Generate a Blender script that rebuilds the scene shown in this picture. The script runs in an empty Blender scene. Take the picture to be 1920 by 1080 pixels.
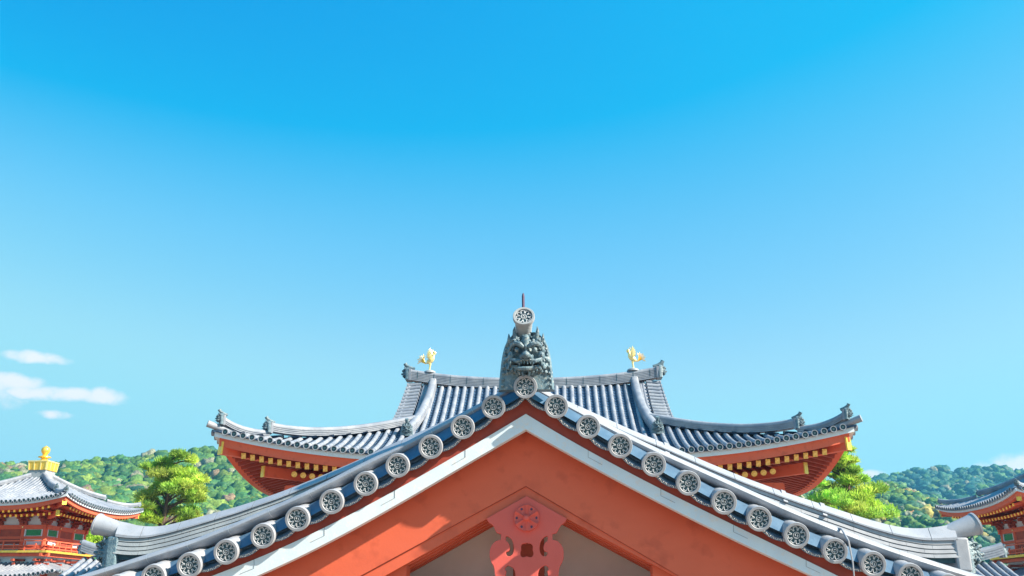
import bpy, math, random
import numpy as np
from mathutils import Vector, Matrix
R = math.radians
PI = math.pi
rng = random.Random(7)
S = bpy.context.scene
COL = S.collection

# ------------------------------------------------------------------ camera
F = 1750.0                      # focal length in photo pixels (1920 wide)
PITCH, YAW = R(19.0), R(2.5)
CAM = Vector((0.23, 0.0, 2.4))
cd = bpy.data.cameras.new('camera'); cam = bpy.data.objects.new('camera', cd); COL.objects.link(cam)
cam.location = CAM; cam.rotation_euler = (PI/2 + PITCH, 0, YAW)
cd.sensor_width = 36; cd.lens = 36*F/1920; cd.clip_start = .1; cd.clip_end = 20000
S.camera = cam
FW = Vector((-math.sin(YAW)*math.cos(PITCH), math.cos(YAW)*math.cos(PITCH), math.sin(PITCH)))
RT = Vector((math.cos(YAW), math.sin(YAW), 0)); UP = RT.cross(FW)

def at(px, py, Y):
    d = FW + RT*((px-960)/F) + UP*((540-py)/F)
    return CAM + d*((Y-CAM.y)/d.y)

# ------------------------------------------------------------------ light
SUN = Vector((0.79, -0.25, 0.57)).normalized()
S.render.engine = 'CYCLES'
S.view_settings.view_transform = 'Standard'; S.view_settings.look = 'None'
S.view_settings.gamma = 1; S.view_settings.exposure = 1.35
ld = bpy.data.lights.new('sun', 'SUN'); ld.energy = 5.0; ld.angle = R(.5); ld.color = (1, .88, .72)
lo = bpy.data.objects.new('sun', ld); COL.objects.link(lo); lo.location = (20, -5, 30)
lo.rotation_euler = (-SUN).to_track_quat('-Z', 'Y').to_euler()
W = bpy.data.worlds.new('World'); S.world = W; W.use_nodes = True
wn = W.node_tree.nodes; wl = W.node_tree.links
for n in list(wn): wn.remove(n)
wo = wn.new('ShaderNodeOutputWorld'); bg = wn.new('ShaderNodeBackground'); bg.inputs[1].default_value = .105
sky = wn.new('ShaderNodeTexSky'); sky.sky_type = 'NISHITA'; sky.sun_disc = False
sky.sun_elevation = math.asin(SUN.z); sky.sun_rotation = math.atan2(SUN.x, SUN.y)
sky.air_density = 1.0; sky.dust_density = .6; sky.ozone_density = 3.0
hs = wn.new('ShaderNodeHueSaturation'); hs.inputs['Saturation'].default_value = 1.25; hs.inputs['Value'].default_value = 1.25
hs.inputs['Hue'].default_value = .485
wl.new(sky.outputs[0], hs.inputs['Color'])
# deepen the blue the way the photograph's film response does (per channel)
def wmath(op, a, b=None, c=None):
    n = wn.new('ShaderNodeMath'); n.operation = op
    for i, x in enumerate((a, b, c)):
        if x is None: continue
        if isinstance(x, (int, float)): n.inputs[i].default_value = x
        else: wl.new(x, n.inputs[i])
    return n.outputs[0]
K0 = .105*2**1.05; KS = .105*2**S.view_settings.exposure
tc0 = wn.new('ShaderNodeTexCoord'); dts = wn.new('ShaderNodeVectorMath'); dts.operation = 'DOT_PRODUCT'
wl.new(tc0.outputs['Generated'], dts.inputs[0]); dts.inputs[1].default_value = SUN
sx0 = wn.new('ShaderNodeSeparateXYZ'); wl.new(tc0.outputs['Generated'], sx0.inputs[0])
mz = wn.new('ShaderNodeMapRange'); mz.interpolation_type = 'SMOOTHSTEP'; mz.inputs['From Min'].default_value = .36; mz.inputs['From Max'].default_value = .66; wl.new(sx0.outputs[2], mz.inputs['Value'])
band = wmath('SUBTRACT', 1.0, wmath('MULTIPLY', wmath('MAXIMUM', wmath('SUBTRACT', .25, dts.outputs['Value']), 0), wmath('MULTIPLY', mz.outputs[0], .75)))
hsv2 = wn.new('ShaderNodeVectorMath'); hsv2.operation = 'SCALE'; wl.new(hs.outputs[0], hsv2.inputs[0]); wl.new(band, hsv2.inputs['Scale'])
sc_ = wn.new('ShaderNodeSeparateColor'); wl.new(hsv2.outputs[0], sc_.inputs[0]); cc_ = wn.new('ShaderNodeCombineColor')
mz2 = wn.new('ShaderNodeMapRange'); mz2.interpolation_type = 'SMOOTHSTEP'; mz2.inputs['From Min'].default_value = .34; mz2.inputs['From Max'].default_value = .66; wl.new(sx0.outputs[2], mz2.inputs['Value'])
lowr = wmath('MULTIPLY', wmath('SUBTRACT', 1.0, mz2.outputs[0]), .112/KS)
wl.new(wmath('SMOOTH_MIN', wmath('MAXIMUM', wmath('ADD', wmath('MULTIPLY', wmath('SUBTRACT', wmath('MULTIPLY', sc_.outputs[0], K0), .140), 2.05/KS), lowr), .002/KS), .40/KS, .15/KS), cc_.inputs[0])
wl.new(wmath('SMOOTH_MIN', wmath('MULTIPLY', wmath('POWER', wmath('MULTIPLY', sc_.outputs[1], K0), .75), .95/KS), .84/KS, .12/KS), cc_.inputs[1])
wl.new(wmath('MINIMUM', wmath('MULTIPLY', wmath('POWER', wmath('MULTIPLY', sc_.outputs[2], K0), .25), .95/KS), .96/KS), cc_.inputs[2])
# clouds that live in the sky, by direction
tc = wn.new('ShaderNodeTexCoord')
def cloud_mask(px, py, rx, ry, sc, seed, thr=.5):
    d0 = (at(px, py, 100)-CAM).normalized()
    r = Vector((0, 0, 1)).cross(d0).normalized()*-1; u = r.cross(d0).normalized()
    outs = []
    for ax, rad in ((r, rx), (u, ry)):
        sub = wn.new('ShaderNodeVectorMath'); sub.operation = 'SUBTRACT'; wl.new(tc.outputs['Generated'], sub.inputs[0]); sub.inputs[1].default_value = d0
        dt = wn.new('ShaderNodeVectorMath'); dt.operation = 'DOT_PRODUCT'; wl.new(sub.outputs[0], dt.inputs[0]); dt.inputs[1].default_value = ax
        outs.append(wmath('DIVIDE', dt.outputs['Value'], rad/F))
    rr = wmath('ADD', wmath('MULTIPLY', outs[0], outs[0]), wmath('MULTIPLY', outs[1], outs[1]))
    m = wn.new('ShaderNodeMapping'); wl.new(tc.outputs['Generated'], m.inputs['Vector']); m.inputs['Scale'].default_value = (1, 1, 1.35); m.inputs['Location'].default_value = (seed, seed*.7, 0)
    nz = wn.new('ShaderNodeTexNoise'); nz.inputs['Scale'].default_value = sc; nz.inputs['Detail'].default_value = 7; nz.inputs['Roughness'].default_value = .55
    wl.new(m.outputs[0], nz.inputs['Vector'])
    v = wmath('SUBTRACT', wmath('MULTIPLY', nz.outputs['Fac'], 2.2), wmath('ADD', wmath('MULTIPLY', rr, .75), thr))
    mr = wn.new('ShaderNodeMapRange'); mr.inputs['From Min'].default_value = 0; mr.inputs['From Max'].default_value = .9
    mr.interpolation_type = 'SMOOTHSTEP'; wl.new(v, mr.inputs['Value'])
    return mr.outputs[0]
clouds = None
for a in ((30, 718, 62, 17, 34, 3.1, .30), (105, 738, 105, 15, 34, 6.4, .30), (200, 744, 46, 15, 38, 1.3, .28), (62, 669, 74, 12, 36, 7.7, .42), (104, 777, 36, 9, 38, 1.7, .42), (-60, 735, 90, 30, 30, 5.2, .3),
          (1905, 873, 62, 20, 34, 2.3, .1), (1632, 889, 26, 9, 44, 9.1, .3), (2060, 870, 130, 36, 28, 4.4, .2)):
    m = cloud_mask(*a)
    clouds = m if clouds is None else wmath('MAXIMUM', clouds, m)
mx = wn.new('ShaderNodeMix'); mx.data_type = 'RGBA'
wl.new(wmath('MULTIPLY', clouds, .95), mx.inputs[0]); wl.new(cc_.outputs[0], mx.inputs[6]); mx.inputs[7].default_value = (3.9, 3.95, 4.0, 1)
wl.new(mx.outputs[2], bg.inputs[0]); wl.new(bg.outputs[0], wo.inputs[0])

# ------------------------------------------------------------------ helpers
class MB:
    def __init__(s): s.v = []; s.f = []
    def add(s, vs, fs):
        o = len(s.v); s.v += [tuple(v) for v in vs]; s.f += [tuple(i+o for i in f) for f in fs]; return s
    def box(s, c, d, rot=None):
        x, y, z = d[0]/2, d[1]/2, d[2]/2
        vs = [Vector(p) for p in ((-x,-y,-z),(x,-y,-z),(x,y,-z),(-x,y,-z),(-x,-y,z),(x,-y,z),(x,y,z),(-x,y,z))]
        if rot is not None: vs = [rot @ p for p in vs]
        c = Vector(c)
        return s.add([p+c for p in vs], [(3,2,1,0),(4,5,6,7),(0,1,5,4),(1,2,6,5),(2,3,7,6),(3,0,4,7)])
    def beam(s, a, b, w, h, up=Vector((0,0,1))):
        a = Vector(a); b = Vector(b); t = (b-a).normalized(); r = t.cross(up).normalized(); u = r.cross(t)
        vs = [p + r*sx*w/2 + u*sz*h/2 for p in (a, b) for sx, sz in ((-1,-1),(1,-1),(1,1),(-1,1))]
        return s.add(vs, [(0,1,2,3),(7,6,5,4),(0,4,5,1),(1,5,6,2),(2,6,7,3),(3,7,4,0)])
    def tube(s, path, rad, n=10, cap=True, flat=1.0):
        path = [Vector(p) for p in path]; m = len(path)
        if isinstance(rad, (int, float)): rad = [rad]*m
        vs = []; ref = None
        for i, p in enumerate(path):
            t = (path[min(i+1, m-1)]-path[max(i-1, 0)]).normalized()
            if ref is None: ref = Vector((0,0,1)) if abs(t.z) < .9 else Vector((0,1,0))
            r = t.cross(ref).normalized(); u = r.cross(t).normalized(); ref = u
            vs += [p + r*math.cos(a)*rad[i] + u*math.sin(a)*rad[i]*flat for a in (2*PI*k/n for k in range(n))]
        fs = [(i*n+k, i*n+(k+1) % n, (i+1)*n+(k+1) % n, (i+1)*n+k) for i in range(m-1) for k in range(n)]
        if cap: fs += [tuple(range(n))[::-1], tuple(range((m-1)*n, m*n))]
        return s.add(vs, fs)
    def lathe(s, prof, n=24, M=Matrix()):          # prof: (r, axial) round local Z
        vs = []; m = len(prof)
        for r, z in prof: vs += [M @ Vector((r*math.cos(2*PI*k/n), r*math.sin(2*PI*k/n), z)) for k in range(n)]
        fs = [(i*n+k, i*n+(k+1) % n, (i+1)*n+(k+1) % n, (i+1)*n+k) for i in range(m-1) for k in range(n)]
        return s.add(vs, fs)
    def ball(s, c, r, n=8, m=6):
        if isinstance(r, (int, float)): r = (r, r, r)
        c = Vector(c); vs = [c+Vector((0,0,-r[2]))]
        for j in range(1, m):
            ph = -PI/2+PI*j/m
            vs += [c+Vector((r[0]*math.cos(ph)*math.cos(2*PI*k/n), r[1]*math.cos(ph)*math.sin(2*PI*k/n), r[2]*math.sin(ph))) for k in range(n)]
        vs.append(c+Vector((0,0,r[2])))
        fs = [(0, 1+(k+1) % n, 1+k) for k in range(n)]
        for j in range(m-2): fs += [(1+j*n+k, 1+j*n+(k+1) % n, 1+(j+1)*n+(k+1) % n, 1+(j+1)*n+k) for k in range(n)]
        l = len(vs)-1; b = 1+(m-2)*n
        fs += [(l, b+k, b+(k+1) % n) for k in range(n)]
        return s.add(vs, fs)
    def ribbon(s, up, lo, y0, y1, y0t=None):       # solid between two (x,z) polylines; y0 front, y0t front depth of the upper edge
        n = len(up); y0t = y0 if y0t is None else y0t; vs = []
        for i in range(n):
            vs += [(lo[i][0], y0, lo[i][1]), (up[i][0], y0t, up[i][1]), (up[i][0], y1, up[i][1]), (lo[i][0], y1, lo[i][1])]
        fs = []
        for i in range(n-1):
            a, b = i*4, i*4+4
            fs += [(a, b, b+1, a+1), (a+1, b+1, b+2, a+2), (a+2, b+2, b+3, a+3), (a+3, b+3, b, a)]
        fs += [(0, 1, 2, 3), (4*n-1, 4*n-2, 4*n-3, 4*n-4)]
        return s.add(vs, fs)
    def sweep(s, path, prof, closed=True):         # path in the XZ plane; prof (dy, dn)
        n = len(path); m = len(prof); vs = []
        for i, p in enumerate(path):
            t = Vector(path[min(i+1, n-1)])-Vector(path[max(i-1, 0)]); t.y = 0; t.normalize()
            nn = Vector((-t.z, 0, t.x))
            if nn.z < 0: nn = -nn
            vs += [Vector(p)+Vector((0, dy, 0))+nn*dn for dy, dn in prof]
        fs = [(i*m+k, i*m+(k+1) % m, (i+1)*m+(k+1) % m, (i+1)*m+k) for i in range(n-1) for k in range(m)]
        fs += [tuple(range(m)), tuple(range((n-1)*m, n*m))[::-1]]
        return s.add(vs, fs)
    def build(s, name, m, parent=None, off=(0,0,0), smooth=True, ang=35):
        me = bpy.data.meshes.new(name)
        o = Vector(off)
        me.from_pydata([tuple(Vector(v)-o) for v in s.v], [], s.f); me.update()
        import bmesh
        bm = bmesh.new(); bm.from_mesh(me); bmesh.ops.recalc_face_normals(bm, faces=bm.faces); bm.to_mesh(me); bm.free()
        if smooth:
            me.shade_smooth(); me.set_sharp_from_angle(angle=R(ang))
        me.materials.append(m)
        ob = bpy.data.objects.new(name, me); COL.objects.link(ob)
        if parent: ob.parent = parent
        return ob

def empty(name, loc, label, cat, group=None, rz=0):
    o = bpy.data.objects.new(name, None); COL.objects.link(o); o.location = loc; o.rotation_euler = (0, 0, rz)
    o.empty_display_size = .2
    o['label'] = label; o['category'] = cat
    if group: o['group'] = group
    return o
def copy(o, parent, loc=None, rot=None, scale=None):
    c = o.copy(); COL.objects.link(c); c.parent = parent
    if loc is not None: c.location = loc
    if rot is not None: c.rotation_euler = rot
    if scale is not None: c.scale = scale
    return c
def copy_tree(o, parent=None):
    c = copy(o, parent)
    for ch in list(o.children): copy_tree(ch, c)
    return c

# ------------------------------------------------------------------ materials
def mat(name, c, c2=None, scale=3., rough=.6, bump=0., bscale=60., metal=0., spec=.35, detail=5, c3=None, streak=None):
    m = bpy.data.materials.new(name); m.use_nodes = True; N = m.node_tree.nodes; L = m.node_tree.links
    p = N['Principled BSDF']; p.inputs['Roughness'].default_value = rough; p.inputs['Metallic'].default_value = metal
    p.inputs['Specular IOR Level'].default_value = spec
    t = N.new('ShaderNodeTexCoord')
    c2 = c2 or tuple(x*.8 for x in c)
    nz = N.new('ShaderNodeTexNoise'); nz.inputs['Scale'].default_value = scale; nz.inputs['Detail'].default_value = detail; nz.inputs['Roughness'].default_value = .6
    src = t.outputs['Object']
    if streak:
        mp = N.new('ShaderNodeMapping'); mp.inputs['Scale'].default_value = streak; L.new(src, mp.inputs['Vector']); L.new(mp.outputs[0], nz.inputs['Vector'])
    else: L.new(src, nz.inputs['Vector'])
    cr = N.new('ShaderNodeValToRGB'); cr.color_ramp.elements[0].position = .36; cr.color_ramp.elements[1].position = .64
    cr.color_ramp.elements[0].color = (*c2, 1); cr.color_ramp.elements[1].color = (*c, 1)
    L.new(nz.outputs['Fac'], cr.inputs[0]); out = cr.outputs[0]
    if c3:
        n2 = N.new('ShaderNodeTexNoise'); n2.inputs['Scale'].default_value = scale*5; n2.inputs['Detail'].default_value = 6; L.new(src, n2.inputs['Vector'])
        r2 = N.new('ShaderNodeValToRGB'); r2.color_ramp.elements[0].position = .55; r2.color_ramp.elements[1].position = .72
        L.new(n2.outputs['Fac'], r2.inputs[0])
        mm = N.new('ShaderNodeMix'); mm.data_type = 'RGBA'; L.new(r2.outputs[0], mm.inputs[0]); L.new(out, mm.inputs[6]); mm.inputs[7].default_value = (*c3, 1); out = mm.outputs[2]
    L.new(out, p.inputs['Base Color'])
    if bump:
        b = N.new('ShaderNodeBump'); b.inputs['Strength'].default_value = bump; b.inputs['Distance'].default_value = .02
        n3 = N.new('ShaderNodeTexNoise'); n3.inputs['Scale'].default_value = bscale; n3.inputs['Detail'].default_value = 4; L.new(src, n3.inputs['Vector'])
        L.new(n3.outputs['Fac'], b.inputs['Height']); L.new(b.outputs[0], p.inputs['Normal'])
    return m
M = {}
M['tile'] = mat('grey_roof_tile', (.335, .36, .41), (.27, .30, .35), 4, .5, .12, 90, c3=(.27, .29, .33), spec=.5)
M['tile2'] = mat('ridge_course_tile', (.33, .36, .38), (.25, .28, .31), 5, .55, .15, 90, spec=.4)
M['rim'] = mat('tile_rim', (.335, .35, .385), (.27, .285, .32), 9, .5, .1, 120, spec=.45)
M['relief'] = mat('medallion_relief', (.50, .53, .56), (.40, .43, .47), 30, .5, .1, 100)
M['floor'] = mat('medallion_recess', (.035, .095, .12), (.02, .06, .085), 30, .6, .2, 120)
M['pan'] = mat('pan_tile', (.085, .16, .25), (.05, .11, .19), 6, .4, .1, 70, spec=.6)
M['htile'] = mat('hall_roof_tile', (.30, .325, .37), (.18, .21, .265), 2.2, .5, .1, 20, c3=(.20, .22, .26), spec=.5)
M['hpan'] = mat('hall_pan_tile', (.06, .11, .19), (.035, .075, .14), 3, .55, .1, 20)
M['oni'] = mat('patinated_clay', (.15, .23, .27), (.055, .11, .155), 10, .5, .35, 70, c3=(.33, .35, .33), spec=.5)
M['red'] = mat('vermilion_paint', (.70, .140, .072), (.66, .126, .064), 1.3, .55, .05, 60, streak=(1, 1, 2.2), spec=.3, c3=(.56, .105, .055))
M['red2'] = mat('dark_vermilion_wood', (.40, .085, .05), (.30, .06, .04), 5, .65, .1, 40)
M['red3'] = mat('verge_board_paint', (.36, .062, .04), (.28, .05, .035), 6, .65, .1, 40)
M['pink'] = mat('faded_vermilion', (.70, .120, .098), (.65, .108, .085), 3, .6, .05, 60)
M['white'] = mat('white_lime_paint', (.66, .75, .82), (.60, .71, .80), 5, .6, .06, 50, c3=(.70, .70, .70))
M['plaster'] = mat('plaster', (.82, .76, .73), (.74, .69, .66), 2.5, .85, .05, 40)
M['mortar'] = mat('mortar', (.74, .73, .71), (.6, .6, .6), 20, .8)
M['gold'] = mat('gilding', (.95, .66, .13), (.85, .52, .07), 12, .36, 0, metal=.55, spec=.5)
M['goldp'] = mat('pale_gilding', (.95, .80, .40), (.90, .70, .25), 12, .34, 0, metal=.5, spec=.5)
M['goldend'] = mat('gilt_rafter_end', (.90, .66, .20), (.62, .40, .08), 16, .4, 0, metal=.2, spec=.5)
M['green'] = mat('green_lattice', (.03, .30, .12), (.02, .22, .09), 10, .6)
M['rod'] = mat('dark_metal', (.10, .05, .11), (.07, .04, .08), 20, .5)
M['bark'] = mat('bark', (.13, .085, .06), (.07, .05, .04), 6, .9, .4, 20)
M['gravel'] = mat('gravel', (.38, .28, .21), (.29, .21, .16), 2, .9, .3, 30)
M['soil'] = mat('hill_soil', (.06, .08, .03), (.04, .06, .025), .05, .95)
def leafmat(name, tint=True, base=(.1, .2, .03), trans=.25):
    m = bpy.data.materials.new(name); m.use_nodes = True; N = m.node_tree.nodes; L = m.node_tree.links
    p = N['Principled BSDF']; p.inputs['Roughness'].default_value = .6; p.inputs['Specular IOR Level'].default_value = .25
    a = N.new('ShaderNodeAttribute'); a.attribute_name = 'tint'
    t = N.new('ShaderNodeTexCoord'); nz = N.new('ShaderNodeTexNoise'); nz.inputs['Scale'].default_value = 1.1; nz.inputs['Detail'].default_value = 8
    L.new(t.outputs['Object'], nz.inputs['Vector'])
    mr = N.new('ShaderNodeMapRange'); mr.inputs['From Min'].default_value = .3; mr.inputs['From Max'].default_value = .7; mr.inputs['To Min'].default_value = .45; mr.inputs['To Max'].default_value = 1.5
    L.new(nz.outputs['Fac'], mr.inputs['Value'])
    vm = N.new('ShaderNodeVectorMath'); vm.operation = 'SCALE'; L.new(a.outputs['Color'], vm.inputs[0]); L.new(mr.outputs[0], vm.inputs['Scale'])
    L.new(vm.outputs[0], p.inputs['Base Color'])
    tr = N.new('ShaderNodeBsdfTranslucent'); L.new(vm.outputs[0], tr.inputs['Color'])
    ms = N.new('ShaderNodeMixShader'); ms.inputs[0].default_value = trans
    L.new(p.outputs[0], ms.inputs[1]); L.new(tr.outputs[0], ms.inputs[2]); L.new(ms.outputs[0], N['Material Output'].inputs[0])
    return m
M['leaf'] = leafmat('foliage'); M['needle'] = leafmat('pine_needles', trans=.5)

def nmesh(name, V, Fc, m, tint=None, parent=None, smooth=True):
    V = np.asarray(V, np.float32); Fc = np.asarray(Fc, np.int32)
    me = bpy.data.meshes.new(name); me.vertices.add(len(V)); me.vertices.foreach_set('co', V.ravel())
    k = Fc.shape[1]; me.loops.add(Fc.size); me.loops.foreach_set('vertex_index', Fc.ravel())
    me.polygons.add(len(Fc)); me.polygons.foreach_set('loop_start', np.arange(0, Fc.size, k, dtype=np.int32))
    me.update(calc_edges=True)
    if tint is not None:
        at_ = me.color_attributes.new('tint', 'FLOAT_COLOR', 'POINT')
        c = np.ones((len(V), 4), np.float32); c[:, :3] = tint; at_.data.foreach_set('color', c.ravel())
    if smooth: me.shade_smooth()
    me.validate(); me.materials.append(m)
    o = bpy.data.objects.new(name, me); COL.objects.link(o)
    if parent: o.parent = parent
    return o

# ------------------------------------------------------------------ ground
g = MB().add([(-6000, -600, 0), (6000, -600, 0), (6000, 6000, 0), (-6000, 6000, 0)], [(0, 1, 2, 3)]).build('ground', M['gravel'], smooth=False)
g['kind'] = 'structure'

# ================================================================== FRONT GATE GABLE
YG = 8.0
gate = empty('gabled_gate', (0, YG, 0), 'nearest building, vermilion gable front with grey tiled roof and demon tile on its peak', 'temple gate')
GO = gate.location.copy()
def fit(pts, deg=3, ext=None):
    x = np.array([p[0] for p in pts], float); y = np.array([p[1] for p in pts], float)
    w = np.ones(len(x)); w[0] = 3
    c = np.polyfit(x-x[0], y, deg, w=w); x0 = x[0]; xl = x[-1]
    def f(q):
        if (q-xl)*(xl-x0) > 0:
            d = np.polyval(np.polyder(c), xl-x0); return float(np.polyval(c, xl-x0)+d*(q-xl))
        return float(np.polyval(c, q-x0))
    return f
def curve(pts, xa, xb, n, Y, deg=3, dy=0):
    f = fit(pts, deg); out = []
    for i in range(n):
        q = xa+(xb-xa)*i/(n-1); w = at(q, f(q)+dy, Y); out.append((w.x, w.z))
    return out
DL = [(925,763),(867,801),(807,838),(745,873),(685,907),(621,941),(557,973),(492,1005),(423,1035),(354,1060),(287,1082),(218,1102)]
DR = [(1043,762),(1103,800),(1163,836),(1226,871),(1291,906),(1358,941),(1424,973),(1494,1004),(1566,1033),(1638,1058),(1708,1081),(1780,1101)]
APX = (985, 725)
# --- round verge tiles
RD = .104
def disc_rim(mb, Mx=Matrix()):
    # faces local -Y
    Q = Mx @ Matrix.Rotation(R(90), 4, 'X')
    mb.lathe([(.0, -.05), (RD*.93, -.05), (RD, -.045), (RD, -.004), (RD*.97, .002), (RD*.78, .002), (RD*.74, -.002), (RD*.73, -.018)], 36, Q)
tb = MB(); disc_rim(tb)
path = [(0, .03, 0), (0, .42, 0)]
tb.tube(path, RD*.93, 20)
tile0 = tb.build('round_tile', M['rim'], gate)
def medallion_mb():
    mb = MB(); r0 = RD*.735; y = .017
    def loop(pts, w, h, closed=False):
        mb.tube([(p[0], y-h*.5, p[1]) for p in pts], w, 6)
    for k in range(8):
        a = 2*PI*k/8+.2
        pts = []
        for j in range(15):
            t = -1+2*j/14
            rr = r0*(.50+.42*(1-abs(t)**5)) - (r0*.06*math.exp(-(t/.15)**2))
            aa = a+t*PI/8*(.86-.10*(1-abs(t)))
            pts.append((rr*math.cos(aa), rr*math.sin(aa)))
        loop(pts, .0042, .012)
    loop([(r0*.33*math.cos(2*PI*j/24), r0*.33*math.sin(2*PI*j/24)) for j in range(25)], .0032, .012)
    for k in range(2):
        pts = []
        for j in range(9):
            t = j/8; aa = PI*k+t*2.9; rr = r0*(.26-.17*t)
            pts.append((rr*math.cos(aa), rr*math.sin(aa)))
        mb.tube([(p[0], y-.006, p[1]) for p in pts], [.002+.004*j/8 for j in range(9)], 6)
    return mb
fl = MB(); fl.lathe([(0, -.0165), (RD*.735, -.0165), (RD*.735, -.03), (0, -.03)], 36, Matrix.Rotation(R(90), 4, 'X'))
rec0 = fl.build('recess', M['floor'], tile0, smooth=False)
med0 = medallion_mb().build('lotus_medallion', M['relief'], tile0)
TILT = R(12)
first = True
allc = []
for (px, py) in [APX]+DL+DR:
    w = at(px, py, YG-(.05 if (px, py) == APX else 0)); allc.append(w)
    sc = 1.0+rng.uniform(-.012, .012)
    if first: t = tile0; first = False
    else:
        t = copy(tile0, gate)
        copy(rec0, t); copy(med0, t)
    t.location = w-GO; t.rotation_euler = (-TILT*-1, rng.uniform(-.9, .9), 0) if False else (TILT, 0, 0)
    for ch in t.children: ch.rotation_euler = (0, rng.choice((0, 1, 2, 3))*PI/4+rng.uniform(-.06, .06), 0)
    t.scale = (sc, 1, sc)
# --- pan tiles between the discs
w0 = .36
def pan_mesh():
    mb = MB(); n = 14; up = []; lo = []
    for i in range(n+1):
        t = -1+2*i/n; x = t*w0/2
        up.append((x, -.030-.055*(1-t*t))); lo.append((x, -.052-.062*(1-t*t)))
    mb.ribbon(up, lo, 0, .022)
    up2 = [(x, z+.004) for x, z in up]; lo2 = [(x, z-.014) for x, z in up]
    mb.ribbon(up2, lo2, .024, .26)
    # second, upper pan stepping back
    up3 = [(x*.93, z+.022) for x, z in up]; lo3 = [(x*.93, z+.006) for x, z in up]
    mb.ribbon(up3, lo3, .08, .25)
    return mb
pan0 = pan_mesh().build('eave_pan_tile', M['pan'], gate)
def arab_mb():
    mb = MB()
    for i in range(9):
        t = -.72+1.44*i/8; x = t*w0/2; z = -.041-.0585*(1-t*t)
        sg = 1 if i % 2 else -1
        mb.tube([(x-.014, -.001, z+.004*sg), (x-.006, -.004, z-.008*sg), (x+.004, -.004, z-.004*sg), (x+.012, -.001, z+.007*sg)], .0028, 5)
        mb.ball((x+.005, -.002, z+.003*sg), .0045, 6, 4)
    return mb
ar0 = arab_mb().build('scroll_relief', M['mortar'], pan0)
seqs = [[APX]+DL, [APX]+DR]; first = True
for seq in seqs:
    for a, b in zip(seq[:-1], seq[1:]):
        A = at(*a, YG+.03); B = at(*b, YG+.03); mid = (A+B)/2
        if A.x > B.x: A, B = B, A
        ang = math.atan2(B.z-A.z, B.x-A.x)
        if first: p = pan0; first = False
        else: p = copy(pan0, gate); copy(ar0, p)
        Lc = (B-A).length
        p.location = mid-GO; p.rotation_mode = 'XYZ'
        Mx = Matrix.Rotation(-ang, 4, 'Y') @ Matrix.Rotation(R(30), 4, 'X')
        p.rotation_euler = Mx.to_euler(); p.scale = (Lc/w0*1.06, 1, 1)
# --- strip, boards
def side(px_up, px_lo, Y0, Y1, xa, xb, n=26, deg=3, Y0t=None, Yref=None):
    Yr = Yref or Y0
    return (curve(px_up, xa, xb, n, Yr, deg), curve(px_lo, xa, xb, n, Yr, deg), Y0, Y1, Y0t)
SUl = [(986,776),(897,829),(844,859),(760,910),(673,957),(560,1011),(440,1064)]
SLl = [(986,805),(895,857),(727,956),(640,1003),(560,1043),(500,1072)]
SUr = [(986,776),(1060,820),(1130,859),(1220,908),(1350,971),(1450,1021),(1529,1059)]
SLr = [(986,805),(1073,853),(1220,934),(1350,997),(1442,1043),(1500,1069)]
YS, YB = YG+.14, YG+.41
sunder = 7
for U_, L_, xb, nm in ((SUl, SLl, 250, 0), (SUr, SLr, 1745, 1)):
    up = curve(U_, 986, xb, 40, YS); lo = curve(L_, 986, xb, 40, YS)
    m = MB(); m.ribbon(up, lo, YS, YS+.10)
    st = m.build('white_verge_strip', M['white'], gate, GO)
    # joints in the strip: thin covering strips of darker putty
    j = MB()
    for k in (6, 13, 20, 27, 34):
        a = Vector((up[k][0], YS-.0015, up[k][1])); b = Vector((lo[k][0], YS-.0015, lo[k][1])); c = b.lerp(a, .5)
        j.beam(a, c, .0035, .003, Vector((0, 1, 0)))
        a2 = Vector((up[k+3][0], YS-.0015, (up[k+3][1]+lo[k+3][1])/2)); j.beam(c, c.lerp(a2, .45), .003, .003, Vector((0, 1, 0)))
    j.build('strip_joint', M['tile2'], st, GO)
    # dark verge board between tiles and strip
    seq = DL if nm == 0 else DR
    cl = [(985, 735)]+seq
    ub = curve(cl, 986, xb, 40, YG+.14, 4, -20); lb_ = curve(cl, 986, xb, 40, YG+.14, 4, 9)
    MB().ribbon(ub, lb_, YG+.06, YG+.32, YG+.20).build('verge_bedding', M['pan'], gate, GO)
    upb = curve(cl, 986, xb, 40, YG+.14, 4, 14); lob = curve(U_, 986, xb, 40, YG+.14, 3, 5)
    MB().ribbon(upb, lob, YG+.155, YG+.32).build('verge_board', M['red3'], gate, GO)
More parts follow.
